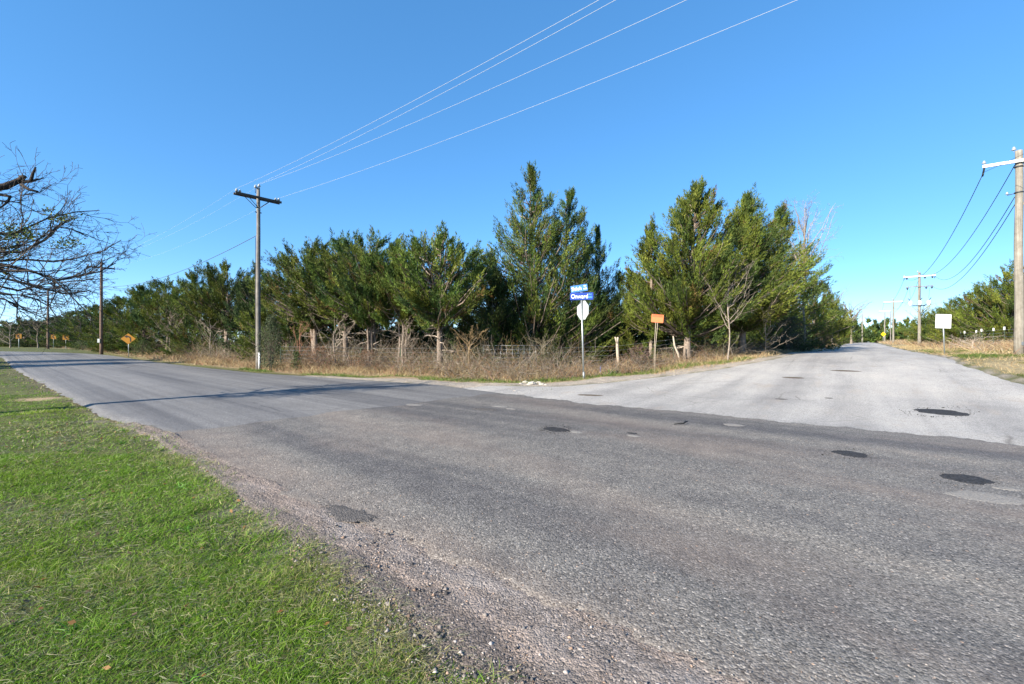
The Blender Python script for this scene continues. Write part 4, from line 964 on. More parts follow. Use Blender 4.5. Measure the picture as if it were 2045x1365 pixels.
def sapling(pxx, d, top, label, seed, hw=40, tr=.035, col=GREYT, n=9, twig=1.0, name="bare_sapling", tilt=0.0, low=.25):
    g = np.random.default_rng(seed); x = px(pxx, d); z0 = float(HG(x, d)); H = top_z(top, d) - z0; r = hw / F * d; limbs = []
    for i in range(n):
        z = z0 + H * g.uniform(low, .8); th = g.uniform(0, 6.28); rr = r * g.uniform(.6, 1)
        limbs.append(([(x + tilt * (z - z0) / H, d, z), (x + tilt * (z - z0) / H + .45 * rr * math.cos(th), d + .45 * rr * math.sin(th), z + .22 * H * g.uniform(.5, 1)), (x + tilt + rr * math.cos(th), d + rr * math.sin(th), min(z0 + H, z + .5 * H * g.uniform(.6, 1)))], tr * .5))
    limbs.append(([(x, d, z0 + .5 * H), (x + tilt * .5, d, z0 + .75 * H), (x + tilt, d, z0 + H)], tr * .55))
    return bare_tree(name, (x, d, z0), label, limbs, tr, seed, th=H * .7, lean=(tilt * .6, 0), col=col, nsub=5, twig=twig, rmin=.0045, levels=((.6, 4), (.5, 1)))
sapling(1455, 22.5, 520, "bare pale sapling in front of the cedars right of the orange notice", 301, 60, .034, DEADC * .62, 12)
sapling(1528, 25.0, 600, "spreading bare grey shrub under the windswept cedar", 302, 60, .026, GREYT * 1.1, 20, low=.05)
sapling(668, 26.5, 628, "dense grey bare shrub between the pale trunks of the left row", 303, 50, .04, GREYT * 1.2, 14, low=.04)
sapling(805, 25.0, 640, "thin bare shrub beside the leaning cedar trunk", 304, 40, .035, GREYT * 1.1, 12, low=.05)
sapling(938, 23.0, 655, "arching bare bush left of the square wire panel", 305, 48, .035, TAN * .8, 15, low=.05)
sapling(598, 30.0, 640, "reddish bare bush right of the leafy shrub", 306, 42, .03, REDB * 1.2, 13, low=.05)
sapling(1606, 33, 415, "dead grey tree whose twigs stick out of the windswept cedar", 307, 62, .07, DEADC * .75, 16, low=.5)
sapling(1700, 100, 604, "round-crowned bare tree where the side road disappears", 309, 34, .2, GREYT * .9, 16, low=.35, name="bare_tree")
sapling(1662, 66, 570, "bare twigs above the low cedars by the side road", 310, 36, .07, GREYT, 10, low=.5)
sapling(1838, 80, 606, "pale budding tree behind the pole with transformers", 311, 34, .13, np.array([.24, .24, .12]), 16, low=.3, name="budding_tree")
sapling(1945, 29, 668, "heap of grey fallen branches on the right bank", 312, 50, .04, DEADC * .8, 15, low=.02, name="branch_pile")
sapling(1085, 23.4, 672, "vine-covered bush right of the square wire panel", 313, 40, .03, np.array([.16, .14, .09]), 16, low=.03)
sapling(20, 92, 640, "grey leafless bush behind the farthest arrow sign", 314, 46, .10, GREYT * 1.1, 16, low=.05)
sapling(75, 88, 640, "brown leafless bush right of the farthest arrow sign", 315, 36, .10, GREYT * .9, 14, low=.05)
sapling(340, 46, 615, "grey dead shrub in the hollow right of the curve sign", 316, 46, .04, DEADC * .65, 18, low=.1)
sapling(420, 40, 640, "small bare shrub by the slim grey trunks", 317, 30, .04, GREYT * 1.2, 12, low=.08)

def leafy_shrub(pxx, d, top, hw, label, seed, col, n=5200, name="leafy_shrub", leaf=.06):
    g = np.random.default_rng(seed); x = px(pxx, d); z0 = float(HG(x, d)); H = top_z(top, d) - z0; r = hw / F * d; e = empty(name, (x, d, z0)); tag(e, label, "shrub")
    z = g.uniform(.06, 1, n); th = g.uniform(0, 6.28, n); rr = r * np.interp(z, [0, .3, .7, 1], [.7, 1, .8, .2]) * np.sqrt(g.uniform(.1, 1, n)) * (1 + .25 * np.sin(3 * th + 8 * z + seed))
    P = np.stack([rr * np.cos(th), rr * np.sin(th), z * H], 1) + g.normal(size=(n, 3)) * .05
    v, f, mm = kites(P, unit(g.normal(size=(n, 3)) + np.array([0, 0, .4])), leaf * g.uniform(.7, 1.6, n), leaf * g.uniform(.35, .7, n), g)
    link("foliage", tri_mesh("foliage", v, f, np.repeat(np.array(col) * g.uniform(.5, 1.5, (n, 1)), mm, 0)), M_LEAF, e)["kind"] = "stuff"
    acc = Acc(); m_ = 24; th = g.uniform(0, 6.28, m_); q = np.linspace(0, 1, 5); L = r * g.uniform(.3, .95, m_)
    path = np.zeros((m_, 5, 3)); path[..., 0] = np.cos(th)[:, None] * L[:, None] * q; path[..., 1] = np.sin(th)[:, None] * L[:, None] * q; path[..., 2] = H * g.uniform(.5, .95, m_)[:, None] * np.sqrt(q) - .03; path[:, 1:] += g.normal(size=(m_, 4, 3)) * .04
    np_tubes(acc, path, .014 * np.linspace(1, .3, 5)[None] * np.ones((m_, 1)), 4, BARKC * .7); tag(link("stems", acc.mesh("stems"), M_BARK, e), kind="stuff"); return e
leafy_shrub(541, 25.2, 630, 24, "grey-green leafy shrub growing against the tall utility pole", 401, (.075, .095, .05), 5200)
leafy_shrub(592, 25.6, 702, 9, "small green conifer seedling in the dry grass by the left road", 402, (.06, .10, .025), 900)
leafy_shrub(640, 25.5, 692, 38, "low rusty-leaved shrub at the foot of the left cedars", 403, (.16, .085, .05), 2600, leaf=.045)
leafy_shrub(735, 25.0, 700, 40, "low reddish brush before the three-trunked cedar", 404, (.15, .09, .055), 2200, leaf=.045)
leafy_shrub(1275, 23.5, 688, 34, "reddish-stemmed shrub behind the broken branch post", 405, (.13, .075, .07), 1700, leaf=.04)
leafy_shrub(1040, 22.4, 735, 36, "heap of dead brown leaves beside the white stones", 406, (.17, .12, .09), 2600, leaf=.05)
leafy_shrub(285, 47, 680, 22, "low dark cedar seedling right of the curve sign", 407, (.05, .075, .025), 2200, leaf=.08)
leafy_shrub(165, 66, 680, 20, "green shrub left of the brown utility pole", 408, (.065, .085, .035), 1800, leaf=.1)
leafy_shrub(1095, 23.8, 690, 44, "dull green bramble mound between wire panel and sign post", 409, (.075, .078, .04), 3400, leaf=.05)
leafy_shrub(955, 24.2, 694, 40, "dull green bramble mound left of the wire panel", 410, (.075, .075, .04), 3000, leaf=.05)
leafy_shrub(1575, 29.5, 632, 40, "dark tangled shrub at the foot of the windswept cedar by the side road", 411, (.06, .06, .035), 5200, leaf=.07)
leafy_shrub(1640, 44, 650, 30, "brown green shrub on the side road edge under the low rounded cedar", 412, (.08, .07, .04), 3400, leaf=.09)
leafy_shrub(1420, 25.5, 655, 46, "olive bramble mound behind the bare pale sapling", 413, (.085, .085, .04), 5200, leaf=.06)
def green_plant():
    g = np.random.default_rng(9); x, y = px(1222, 20.4), 20.4; z = float(HG(x, y)); n = 46
    D = unit(np.stack([g.normal(size=n) * .6, g.normal(size=n) * .6, np.ones(n)], 1)); L = g.uniform(.18, .38, n)
    v, f, mm = ribbons(np.stack([g.normal(size=n) * .12, g.normal(size=n) * .05, np.zeros(n)], 1), D, L, np.full(n, .028), D * np.array([1, 1, 0]) * (L * .5)[:, None], 3, g)
    o = link("green_clump", tri_mesh("green_clump", v, f, np.repeat(np.array([.07, .19, .03]) * g.uniform(.7, 1.4, (n, 1)), mm, 0)), M_GRASS, None, (x, y, z)); tag(o, "bright green strap-leaved clump in front of the broken branch post", "plant")
green_plant()

# ------------------------------------------------------------------ utility poles and wires
def insulator(parent, p, up=(0, 0, 1), s=1.0, mat=None):
    mb = MB(); mb.tube([Vector(p) - Vector(up) * .06 * s, Vector(p) + Vector(up) * .05 * s], .012 * s, 6)
    mb.lathe(Vector(p), [(.03 * s, .02 * s), (.085 * s, .03 * s), (.08 * s, .06 * s), (.045 * s, .075 * s), (.07 * s, .085 * s), (.062 * s, .115 * s), (.035 * s, .125 * s), (.048 * s, .145 * s), (.03 * s, .175 * s)], 10, up)
    return mb.build("insulator", mat or M_PORC, parent)
def shaft(e, H, r0, r1, mat, lean=0.0, sides=14):
    mb = MB(); zz = np.linspace(-.3, H, 10); mb.tube([(lean * z / H + .012 * math.sin(z), .01 * math.cos(z * 1.3), z) for z in zz], [r0 + (r1 - r0) * max(0, z) / H for z in zz], sides); return mb.build("pole_shaft", mat, e)
def line_pole(loc, H, label, arm_dir, group, mat=M_POLE, r0=.145, r1=.092, arm_z=None, half=1.22, double=True, arm_mat=None, top_ins=True, name="utility_pole"):
    e = empty(name, loc); tag(e, label, "utility pole", group); shaft(e, H, r0, r1, mat)
    az = (arm_z if arm_z is not None else H - .6); a = Vector((arm_dir[0], arm_dir[1], 0)).normalized(); p = Vector((-a.y, a.x, 0)); rz = math.atan2(a.y, a.x); arm_mat = arm_mat or M_ARM
    for sgn in ((-1, 1) if double else (1,)):
        MB().box(p * sgn * (r1 + .05) + Vector((0, 0, az)), (2 * half, .09, .115 if double else .17), rz).build("crossarm", arm_mat, e)
    for sx in (-1, 1):
        for sgn in ((-1, 1) if double else (1,)):
            MB().tube([a * sx * .62 + p * sgn * (r1 + .10) + Vector((0, 0, az - .05)), p * sgn * (r1 + .01) + Vector((0, 0, az - .62))], .018, 5).build("brace", M_DARKMETAL, e)
        insulator(e, a * sx * (half - .1) + Vector((0, 0, az + .1)))
        if double: insulator(e, a * sx * (half - .27) + Vector((0, 0, az + .1)), s=.85)
    if top_ins:
        insulator(e, -a * (r1 + .06) + Vector((0, 0, H - .06))); insulator(e, a * .04 + Vector((0, 0, H + .04)))
        MB().tube([-a * (r1 + .06) + Vector((0, 0, H - .35)), -a * (r1 + .06) + Vector((0, 0, H - .05))], .014, 6).build("pin", M_DARKMETAL, e)
    MB().box(Vector((0, 0, az - .82)), (.34, .05, .05), rz).build("bracket", M_DARKMETAL, e)
    MB().lathe((0, 0, az - .66), [(r1 + .02, -.03), (r1 + .026, 0), (r1 + .02, .03)], 12).build("pole_band", M_STEEL, e)
    return e
GP = "wooden utility poles along the left road"
P1 = (-14.55, 26.1, float(HG(-14.55, 26.1))); P2 = (-46.2, 51.2, float(HG(-46.2, 51.2))); P3 = (-78, 76.5, float(HG(-78, 76.5))); P0 = (16.68, 0.4, 0.0)
H1 = 10.45
p1o = line_pole(P1, H1 - P1[2], "tall grey utility pole with dark double crossarm and white painted foot", (N[0], N[1]), GP)
MB().tube([(.13, -.12, -.05), (.13, -.12, 1.0)], .055, 10).build("conduit_guard", M_WHITE, p1o)
mb_ = MB(); mb_.tube([(-.14, -.06, 1.0), (-.13, -.07, 4.0), (-.12, -.06, 7.6)], .014, 6); mb_.build("ground_wire", M_DARKMETAL, p1o)
p2o = line_pole(P2, top_z(523, 51.2) - P2[2], "brown utility pole with a small meter box, second along the left road", (N[0], N[1]), GP, M_POLEDK, .17, .12, half=1.2, double=False)
MB().box((-.05, -.22, 1.55), (.26, .16, .42)).build("meter_box", M_STEEL, p2o)
p3o = line_pole(P3, top_z(577, 76.5) - P3[2], "farthest utility pole on the left, seen through bare twigs", (N[0], N[1]), GP, M_POLEDK, .17, .12, double=False, half=1.1)
p0o = line_pole(P0, 10.4, "utility pole carrying the overhead wires, outside the picture on the right", (N[0], N[1]), GP, half=1.85)

def wire(a, b, sag, r, label, mat=M_WIRE, group=None, n=28):
    a, b = Vector(a), Vector(b); pts = [a.lerp(b, i / n) - Vector((0, 0, 4 * sag * (i / n) * (1 - i / n))) for i in range(n + 1)]; c = pts[n // 2].copy()
    o = MB().tube([p - c for p in pts], r, 5).build("power_line", mat, None, c); tag(o, label, "power line", group); return o
def arm_pt(P, Hz, off, dirv=N): return (P[0] + dirv[0] * off, P[1] + dirv[1] * off, Hz)
z1 = H1 - .6 + .27; z0_ = 10.4 - .6 + .27; z2 = top_z(523, 51.2) - .6 + .27; z3 = top_z(577, 76.5) - .6 + .27
GW = "overhead wires above the crossroads"
for off, zz_, lb in ((-1.12, z1, "leftmost overhead wire, from the left crossarm tip toward the top of the picture"), (-.15, H1 + .1, "overhead wire from the pole top, close beside the leftmost wire"),
                     (.05, H1 + .2, "third overhead wire counted from the left, rising from the pole top"), (1.12, z1, "lowest and rightmost overhead wire, from the right crossarm tip")):
    off0 = {-1.12: -1.72, -.15: -1.62, .05: .2, 1.12: 1.75}[off]
    wire(arm_pt(P1, zz_, off), arm_pt(P0, z0_, off0), .55, .0048, lb, M_WIRE, GW)
for off, zz_, ze, lb in ((-1.12, z1, z2, "upper wire between the tall grey pole and the brown pole"), (1.12, z1, z2, "middle wire between the tall grey pole and the brown pole"), (.02, H1 + .1, z2 + .6, "top wire between the tall grey pole and the brown pole")):
    wire(arm_pt(P1, zz_, off), arm_pt(P2, ze, off), .6, .0026, lb, M_WIRE, "wires to the brown pole")
wire((P1[0], P1[1], top_z(468, 26.1)), (P2[0], P2[1], top_z(571, 51.2)), .95, .017, "dark sagging telephone cable between the tall grey pole and the brown pole", M_WIREDK)
for off, lb in ((-1.1, "left thin wire beyond the brown pole"), (1.1, "right thin wire beyond the brown pole")):
    wire(arm_pt(P2, z2, off), arm_pt(P3, z3, off), .6, .003, lb, M_WIRE, "wires beyond the brown pole")

# poles along the side road
GS = "poles along the side road"
def fence_pole_pos(pxx, d): x = px(pxx, d); return (x, d, float(HG(x, d)))
PA = fence_pole_pos(2035, 20.0); PB = fence_pole_pos(1836, 55.0); PC = fence_pole_pos(1784, 90.0); PD = fence_pole_pos(1767, 126.0); PE = fence_pole_pos(1778.5, 118.0); PF = fence_pole_pos(1722, 128.0)
zA, zB, zC, zD = top_z(300, 20), top_z(543, 55), top_z(597, 90), top_z(617, 126)
def side_pole(P, zt, label, arms=True, r0=.165, r1=.122, half=1.15, armz=.5, mat=M_POLE2):
    e = empty("utility_pole", P); tag(e, label, "utility pole", GS); H = zt - P[2]; shaft(e, H, r0, r1, mat)
    a = Vector((W[0], W[1], 0)); rz = math.atan2(W[1], W[0]); p = Vector((-a.y, a.x, 0))
    if arms:
        MB().box(-p * (r1 + .05) + Vector((0, 0, H - armz)), (2 * half, .10, .12), rz).build("crossarm", M_WHITEARM, e)
        for sx in (-1, 1):
            MB().tube([a * sx * (half - .06) - p * (r1 + .05) + Vector((0, 0, H - armz - .06)), a * sx * (half - .06) + p * .25 + Vector((0, 0, H - armz - .32))], .035, 6).build("strain_insulator", M_DARKMETAL, e)
            insulator(e, a * sx * (half - .05) - p * (r1 + .05) + Vector((0, 0, H - armz + .1)), s=.9)
    insulator(e, -a * (r1 + .03) + Vector((0, 0, H + .02)))
    return e, H
eA, HA = side_pole(PA, zA, "thick pale utility pole with white crossarm at the right picture edge")
a3 = Vector((W[0], W[1], 0)); p3 = Vector((V[0], V[1], 0))
for zz_ in (HA - .72, HA - 1.85): MB().lathe((0, 0, zz_), [(.145, -.03), (.158, 0), (.145, .03)], 14).build("pole_band", M_DARKMETAL, eA)
MB().tube([(0, 0, HA - 1.85), -a3 * .36 + Vector((0, 0, HA - 1.9))], .018, 6).build("bracket", M_DARKMETAL, eA)
insulator(eA, -a3 * .36 + Vector((0, 0, HA - 1.88)), s=.7)
mb_ = MB(); mb_.tube([a3 * .13 + Vector((0, 0, HA - .4)), a3 * .24 + Vector((0, 0, HA - 1.1)), a3 * .30 + Vector((0, 0, HA - 1.6)), a3 * .15 + Vector((0, 0, HA - 2.4))], .025, 6); mb_.build("jumper_wire", M_CANWHITE, eA)
MB().box((-.03, -.17, .55), (.10, .01, .16)).build("pole_tag", M_STEEL, eA)
eB, HB = side_pole(PB, zB, "pole with white cylinders and two crossarms behind the weight sign", half=1.45)
rzW = math.atan2(W[1], W[0]); 
MB().box(Vector((0, 0, HB - 1.75)) - p3 * .2, (2.5, .10, .11), rzW).build("lower_crossarm", M_POLE, eB)
for sx in (-1.0, .55, 1.0): insulator(eB, a3 * sx * 1.1 - p3 * .2 + Vector((0, 0, HB - 1.82)), (0, 0, -1), 1.5, M_DARKMETAL)
for sx in (-1.05, .45, 1.05): insulator(eB, a3 * sx * 1.1 - p3 * .18 + Vector((0, 0, HB - .58)), (0, 0, -1), 1.5, M_DARKMETAL)
MB().tube([-a3 * .55 + Vector((0, 0, HB - 4.05)), a3 * .55 + Vector((0, 0, HB - 4.05))], .06, 7).build("bracket", M_DARKMETAL, eB)
for sx in (-.82, .02, .82):
    ctr = a3 * sx - p3 * .28 + Vector((0, 0, HB - 3.75)); k_ = MB().lathe(ctr, [(.05, -.28), (.165, -.26), (.17, 0), (.165, .22), (.10, .28), (.04, .32)], 14).build("transformer", M_CANWHITE, eB)
    MB().tube([ctr + Vector((0, 0, .3)), ctr + Vector((0, 0, .3)) + a3 * (.22 if sx > 0 else -.22) + Vector((0, 0, .3))], .045, 6).build("bushing", M_DARKMETAL, k_)
    MB().tube([ctr - Vector((0, 0, .2)), Vector((0, 0, HB - 4.05)) + a3 * sx * .4], .03, 6).build("hanger", M_DARKMETAL, k_)
    MB().tube([a3 * sx * 1.1 - p3 * .2 + Vector((0, 0, HB - 2.0)), a3 * sx * 1.05 - p3 * .3 + Vector((0, 0, HB - 2.7)), ctr + Vector((0, 0, .55))], .013, 5).build("jumper_wire", M_DARKMETAL, eB)
eC, HC = side_pole(PC, zC, "plain pole with white crossarm left of the pole with transformers", half=1.5)
eD, HD = side_pole(PD, zD, "far pole standing behind the small yellow sign", half=1.3)
eE, HE = side_pole(PE, top_z(622, 118), "slim far pole between two taller poles", arms=False, r0=.12, r1=.09, mat=M_POLE)
eF, HF = side_pole(PF, top_z(626, 128), "lone far pole on the left side of the side road", arms=False, r0=.17, r1=.12)
def sp(P, zt, off, dz): return (P[0] + W[0] * off, P[1] + W[1] * off, zt + dz)
GA = "wires along the side road"
for (pa, pb, sg, lb) in ((sp(PA, zA, -1.1, -.75), sp(PB, zB, -1.35, -.55), 1.9, "leftmost wire running from the near right pole to the pole with transformers"), (sp(PA, zA, -.12, -.6), sp(PB, zB, 0, -.1), 1.9, "second wire from the left between the near right pole and the pole with transformers"),
                         (sp(PA, zA, -.12, -2.0), sp(PB, zB, 1.35, -.55), 1.7, "third wire between the near right pole and the pole with transformers"), (sp(PA, zA, -.1, -2.3), sp(PB, zB, 1.1, -1.7), 1.7, "lowest wire between the near right pole and the pole with transformers")):
    wire(pa, pb, sg, .016, lb, M_WIREDK, GA)
for (pa, pb, sg, lb) in ((sp(PB, zB, -1.35, -.55), sp(PC, zC, -1.4, -.4), 1.5, "left wire between the pole with transformers and the next plain pole"), (sp(PB, zB, 0, -.6), sp(PC, zC, 1.4, -.4), 1.5, "upper right wire between the pole with transformers and the next plain pole"), (sp(PB, zB, -1.0, -1.9), sp(PC, zC, 0, -1.6), 1.2, "lower wire between the pole with transformers and the next plain pole"),
                         (sp(PC, zC, -1.4, -.4), sp(PD, zD, -1.2, -.4), 1.2, "left wire between the two farthest poles"), (sp(PC, zC, 1.4, -.4), sp(PD, zD, 1.2, -.4), 1.2, "right wire between the two farthest poles")):
    wire(pa, pb, sg, .016, lb, M_WIREDK, GA)
for off, dz, lb in ((-1.1, -.72, "thin wire leaving the near right pole under its crossarm"), (1.1, -.5, "wire leaving the near right pole from its far crossarm tip")):
    wire(sp(PA, zA, off, dz), arm_pt(P0, z0_, off), .3, .008, lb, M_WIREDK, "wires leaving the near right pole")

# ------------------------------------------------------------------ signs
def text_mesh(body, size, name, mat, parent, M, off, align='LEFT', extrude=.002, sx=1.0):
    cu = bpy.data.curves.new("t", 'FONT'); cu.body = body; cu.size = size; cu.extrude = extrude; cu.align_x = align; cu.align_y = 'CENTER'; cu.resolution_u = 3
    tmp = bpy.data.objects.new("t", cu); C.objects.link(tmp); dg = bpy.context.evaluated_depsgraph_get(); me = bpy.data.meshes.new_from_object(tmp.evaluated_get(dg)); bpy.data.objects.remove(tmp)
    me.materials.clear(); me.name = name
    for v in me.vertices:
        q = Vector((v.co.x * sx + off[0], -off[1] - v.co.z, v.co.y + off[2])); v.co = M @ q
    me.update(); return link(name, me, mat, parent)
def facing(dirx):                                   # matrix whose x runs along the board, -y is the face
    a = Vector((dirx[0], dirx[1], 0)).normalized(); return Matrix(((a.x, -a.y, 0), (a.y, a.x, 0), (0, 0, 1)))
def sign_base(name, pxx, d, label, cat): x = px(pxx, d); e = empty(name, (x, d, float(HG(x, d)))); tag(e, label, cat); return e
def rounded(w_, h_, r, n=4):
    P = []
    for cx, cz, a0 in ((w_ / 2 - r, h_ / 2 - r, 0), (-w_ / 2 + r, h_ / 2 - r, 90), (-w_ / 2 + r, -h_ / 2 + r, 180), (w_ / 2 - r, -h_ / 2 + r, 270)):
        for i in range(n + 1): t_ = R(a0 + 90 * i / n); P.append((cx + r * math.cos(t_), cz + r * math.sin(t_)))
    return P
# stop sign with street names
es = sign_base("street_sign", 1166, 18.8, "steel post with blue street name blades and the back of a stop sign", "street sign"); zb = es.location.z
lean = -.10
MB().tube([(0, 0, -.3), (lean, 0, 3.40)], .036, 10).build("post", M_STEEL, es)
MB().tube([(0, 0, -.05), (-.008, 0, .28)], .044, 10).build("anchor_sleeve", M_STEEL, es)
stop_c = Vector((-.078, 0, top_z(619, 18.8) - zb)); Ms = facing((-.60, -.80))      # face turned to the side road
oct_ = [(.39 / math.cos(R(22.5)) * math.cos(R(22.5 + 45 * i)), .39 / math.cos(R(22.5)) * math.sin(R(22.5 + 45 * i))) for i in range(8)]
Ms = Matrix.Rotation(R(-62), 3, 'Z') @ facing((-1, 0))
sb = MB().prism(oct_, .004, Ms, stop_c + Ms @ Vector((0, -.042, 0))).build("stop_plate", M_SIGNBACK, es)
MB().prism([(x * .97, z * .97) for x, z in oct_], .003, Ms, stop_c + Ms @ Vector((0, -.0465, 0))).build("red_face", M_RED, sb)
text_mesh("STOP", .34, "lettering", M_LETTER, sb, Ms, ((Ms.inverted() @ stop_c).x, -(Ms.inverted() @ stop_c).y + .049, stop_c.z), 'CENTER', .001, .85)
for dz in (-.2, .2): MB().lathe(stop_c + Vector((0, 0, dz)) + Ms @ Vector((0, .04, 0)), [(.014, -.006), (.014, .006)], 6, Ms @ Vector((0, 1, 0))).build("bolt", M_DARKMETAL, es)
def blade(parent, name, c, dirx, w_, h_, mat, main, small1, small2, smallmat, tilt=0.0, size=.2):
    M = facing(dirx) @ Matrix.Rotation(tilt, 3, 'Y'); bo = MB().prism(rounded(w_, h_, .015), .006, M, c).build(name, mat, parent); ci = M.inverted() @ Vector(c)
    text_mesh(main, size, "lettering", M_LETTER, bo, M, (ci.x - w_ * .46, -ci.y + .0045, ci.z - .01), 'LEFT', .001, .80)
    text_mesh(small1, size * .42, "suffix_lettering", smallmat, bo, M, (ci.x + w_ * .36, -ci.y + .0045, ci.z + h_ * .24), 'CENTER', .001)
    text_mesh(small2, size * .46, "number_lettering", smallmat, bo, M, (ci.x + w_ * .36, -ci.y + .0045, ci.z - h_ * .16), 'CENTER', .001); return bo
blade(es, "street_name_blade", Vector((lean + .0, -.048, top_z(591.3, 18.8) - zb)), (.93, -.22), .95, .30, M_BLUE, "Onward", "Rd", "400", M_CYAN, 0, .26)
blade(es, "street_name_blade", Vector((lean - .10, -.02, top_z(575.5, 18.8) - zb)), (.80, -.30), .70, .28, M_BLUE2, "Shiloh", "Rd", "600", M_LETTER, R(-6), .22)
MB().box((lean, 0, top_z(583, 18.8) - zb), (.10, .05, .05)).build("bracket", M_STEEL, es)
MB().box((lean + .004, -.004, 3.37), (.11, .07, .05)).build("bracket", M_STEEL, es)
# orange notice on two sticks
eo = sign_base("orange_notice", 1308, 20.2, "faded orange notice tilted on two thin stakes in the brush", "notice"); zb = eo.location.z
Mo = facing((1, .02)) @ Matrix.Rotation(R(4.5), 3, 'Y'); co_ = Vector((px(1313, 20.2) - eo.location.x, 0, top_z(635.5, 20.2) - zb))
bo = MB().prism(rounded(.54, .36, .03), .006, Mo, co_).build("panel", M_ORANGE, eo)
q_ = co_ + Mo @ Vector((0, -.005, .118)); fr = MB()
for cx, cz, sx_, sz_ in ((0, .042, .43, .012), (0, -.042, .43, .012), (-.21, 0, .012, .075), (.21, 0, .012, .075)): fr.box(q_ + Mo @ Vector((cx, 0, cz)), (sx_, .003, sz_), rot=Mo)
fr.build("printed_frame", M_RUST, bo)
rr_ = random.Random(4); fr = MB()
for i in range(9): fr.box(q_ + Mo @ Vector((-.17 + i * .042, 0, 0)), (.024, .003, rr_.uniform(.02, .035)), rot=Mo)
fr.build("faded_print", M_RUST, bo)
for dx in (-.05, .05): MB().tube([(dx * .3 - .02, .01, -.1), (dx * .5, .012, 1.1), tuple(co_ + Vector((dx, .012, .17)))], .011, 6).build("stake", M_LIMB, eo)
# weight limit sign
ew = sign_base("weight_sign", 1888, 24.6, "square white sign with faded lettering on a steel post beside the side road", "road sign"); zb = ew.location.z
cw = Vector((px(1884, 24.6) - ew.location.x, 0, top_z(641, 24.6) - zb)); Mw = facing((.97, -.16)) @ Matrix.Rotation(R(2), 3, 'Y')
MB().tube([(0, .03, -.3), (cw.x, .03, cw.z + .34)], .03, 8).build("post", M_STEEL, ew); bw = MB().prism(rounded(.75, .76, .03), .005, Mw, cw).build("panel", M_WHITE, ew); ci = Mw.inverted() @ cw
for body, sz, zz_, mm_ in (("WEIGHT", .12, .26, M_FADED), ("LIMIT", .11, .135, M_FADED), ("TANDEM", .11, -.015, M_FADED), ("AXLE", .11, -.14, M_FADED), ("21,000 LBS", .11, -.27, M_FADED)):
    text_mesh(body, sz, "lettering", mm_, bw, Mw, (ci.x, -ci.y + .004, ci.z + zz_), 'CENTER', .001)
MB().box(cw + Mw @ Vector((0, -.004, .06)), (.68, .003, .014), rot=Mw).build("divider_line", M_FADEDDK, bw)
# curve warning and chevrons
ec = sign_base("curve_sign", 257, 45, "amber diamond sign with a black left-curving arrow beside the left road", "road sign"); zb = ec.location.z
Mc = facing((.80, .25)); cc = Vector((-.03, 0, top_z(676, 45) - zb)); MB().tube([(0, 0, -.3), (-.05, .03, cc.z + .3)], .038, 8).build("post", M_STEEL, ec)
bc = MB().prism([(0, .54), (-.62, 0), (0, -.54), (.62, 0)], .006, Mc, cc + Mc @ Vector((0, -.04, 0))).build("panel", M_YELLOW, ec)
ar = MB(); arc = [(.20, -.30), (.20, -.02), (.16, .12), (.06, .20), (-.10, .22)]
for i in range(len(arc) - 1):
    (x0, z0q), (x1, z1q) = arc[i], arc[i + 1]; dx, dz = x1 - x0, z1q - z0q; l_ = math.hypot(dx, dz); nx_, nz_ = -dz / l_ * .055, dx / l_ * .055
    ar.prism([(x0 + nx_, z0q + nz_), (x0 - nx_, z0q - nz_), (x1 - nx_, z1q - nz_), (x1 + nx_, z1q + nz_)], .004, Mc, cc + Mc @ Vector((0, -.046 - .0006 * i, 0)))
ar.prism([(-.08, .37), (-.34, .22), (-.08, .07)], .004, Mc, cc + Mc @ Vector((0, -.049, 0))); ar.build("arrow", M_BLACK, bc)
def chevron(pxx, d, cy, label, s_=1.0):
    e = sign_base("chevron_sign", pxx, d, label, "road sign"); e["group"] = "amber arrow signs round the bend"; z = top_z(cy, d) - e.location.z; M = facing((.9, .35))
    MB().tube([(0, 0, -.3), (0, 0, z + .3)], .045, 7).build("post", M_SIGNBACK, e); b_ = MB().prism(rounded(.78 * s_, .86 * s_, .04), .006, M, Vector((0, 0, z)) + M @ Vector((0, -.05, 0))).build("panel", M_YELLOW, e)
    MB().prism([(-.26 * s_, 0), (.06 * s_, .33 * s_), (.26 * s_, .33 * s_), (-.04 * s_, 0), (.26 * s_, -.33 * s_), (.06 * s_, -.33 * s_)], .004, M, Vector((0, 0, z)) + M @ Vector((0, -.056, 0))).build("arrow", M_BLACK, b_)
chevron(131.5, 72, 672.5, "amber sign with black left arrow, nearest of the three by the bend"); chevron(107, 86, 672, "amber sign with black left arrow, middle one half sunk in bushes"); chevron(37.5, 82, 671, "amber sign with black left arrow, leftmost on a pale post")
ey = sign_base("warning_sign", 1764, 118, "tiny bright yellow diamond sign far down the side road", "road sign"); z = top_z(667, 118) - ey.location.z
MB().tube([(0, 0, -.2), (0, 0, z + .3)], .05, 6).build("post", M_STEEL, ey); by_ = MB().prism([(0, .62), (-.62, 0), (0, -.62), (.62, 0)], .006, facing((1, -.1)), Vector((0, -.06, z))).build("panel", M_YELLOW2, ey)
MB().prism([(-.25, .06), (.2, .06), (.2, -.06), (-.25, -.06)], .004, facing((1, -.1)), Vector((0, -.067, z))).build("marking", M_BLACK, by_)

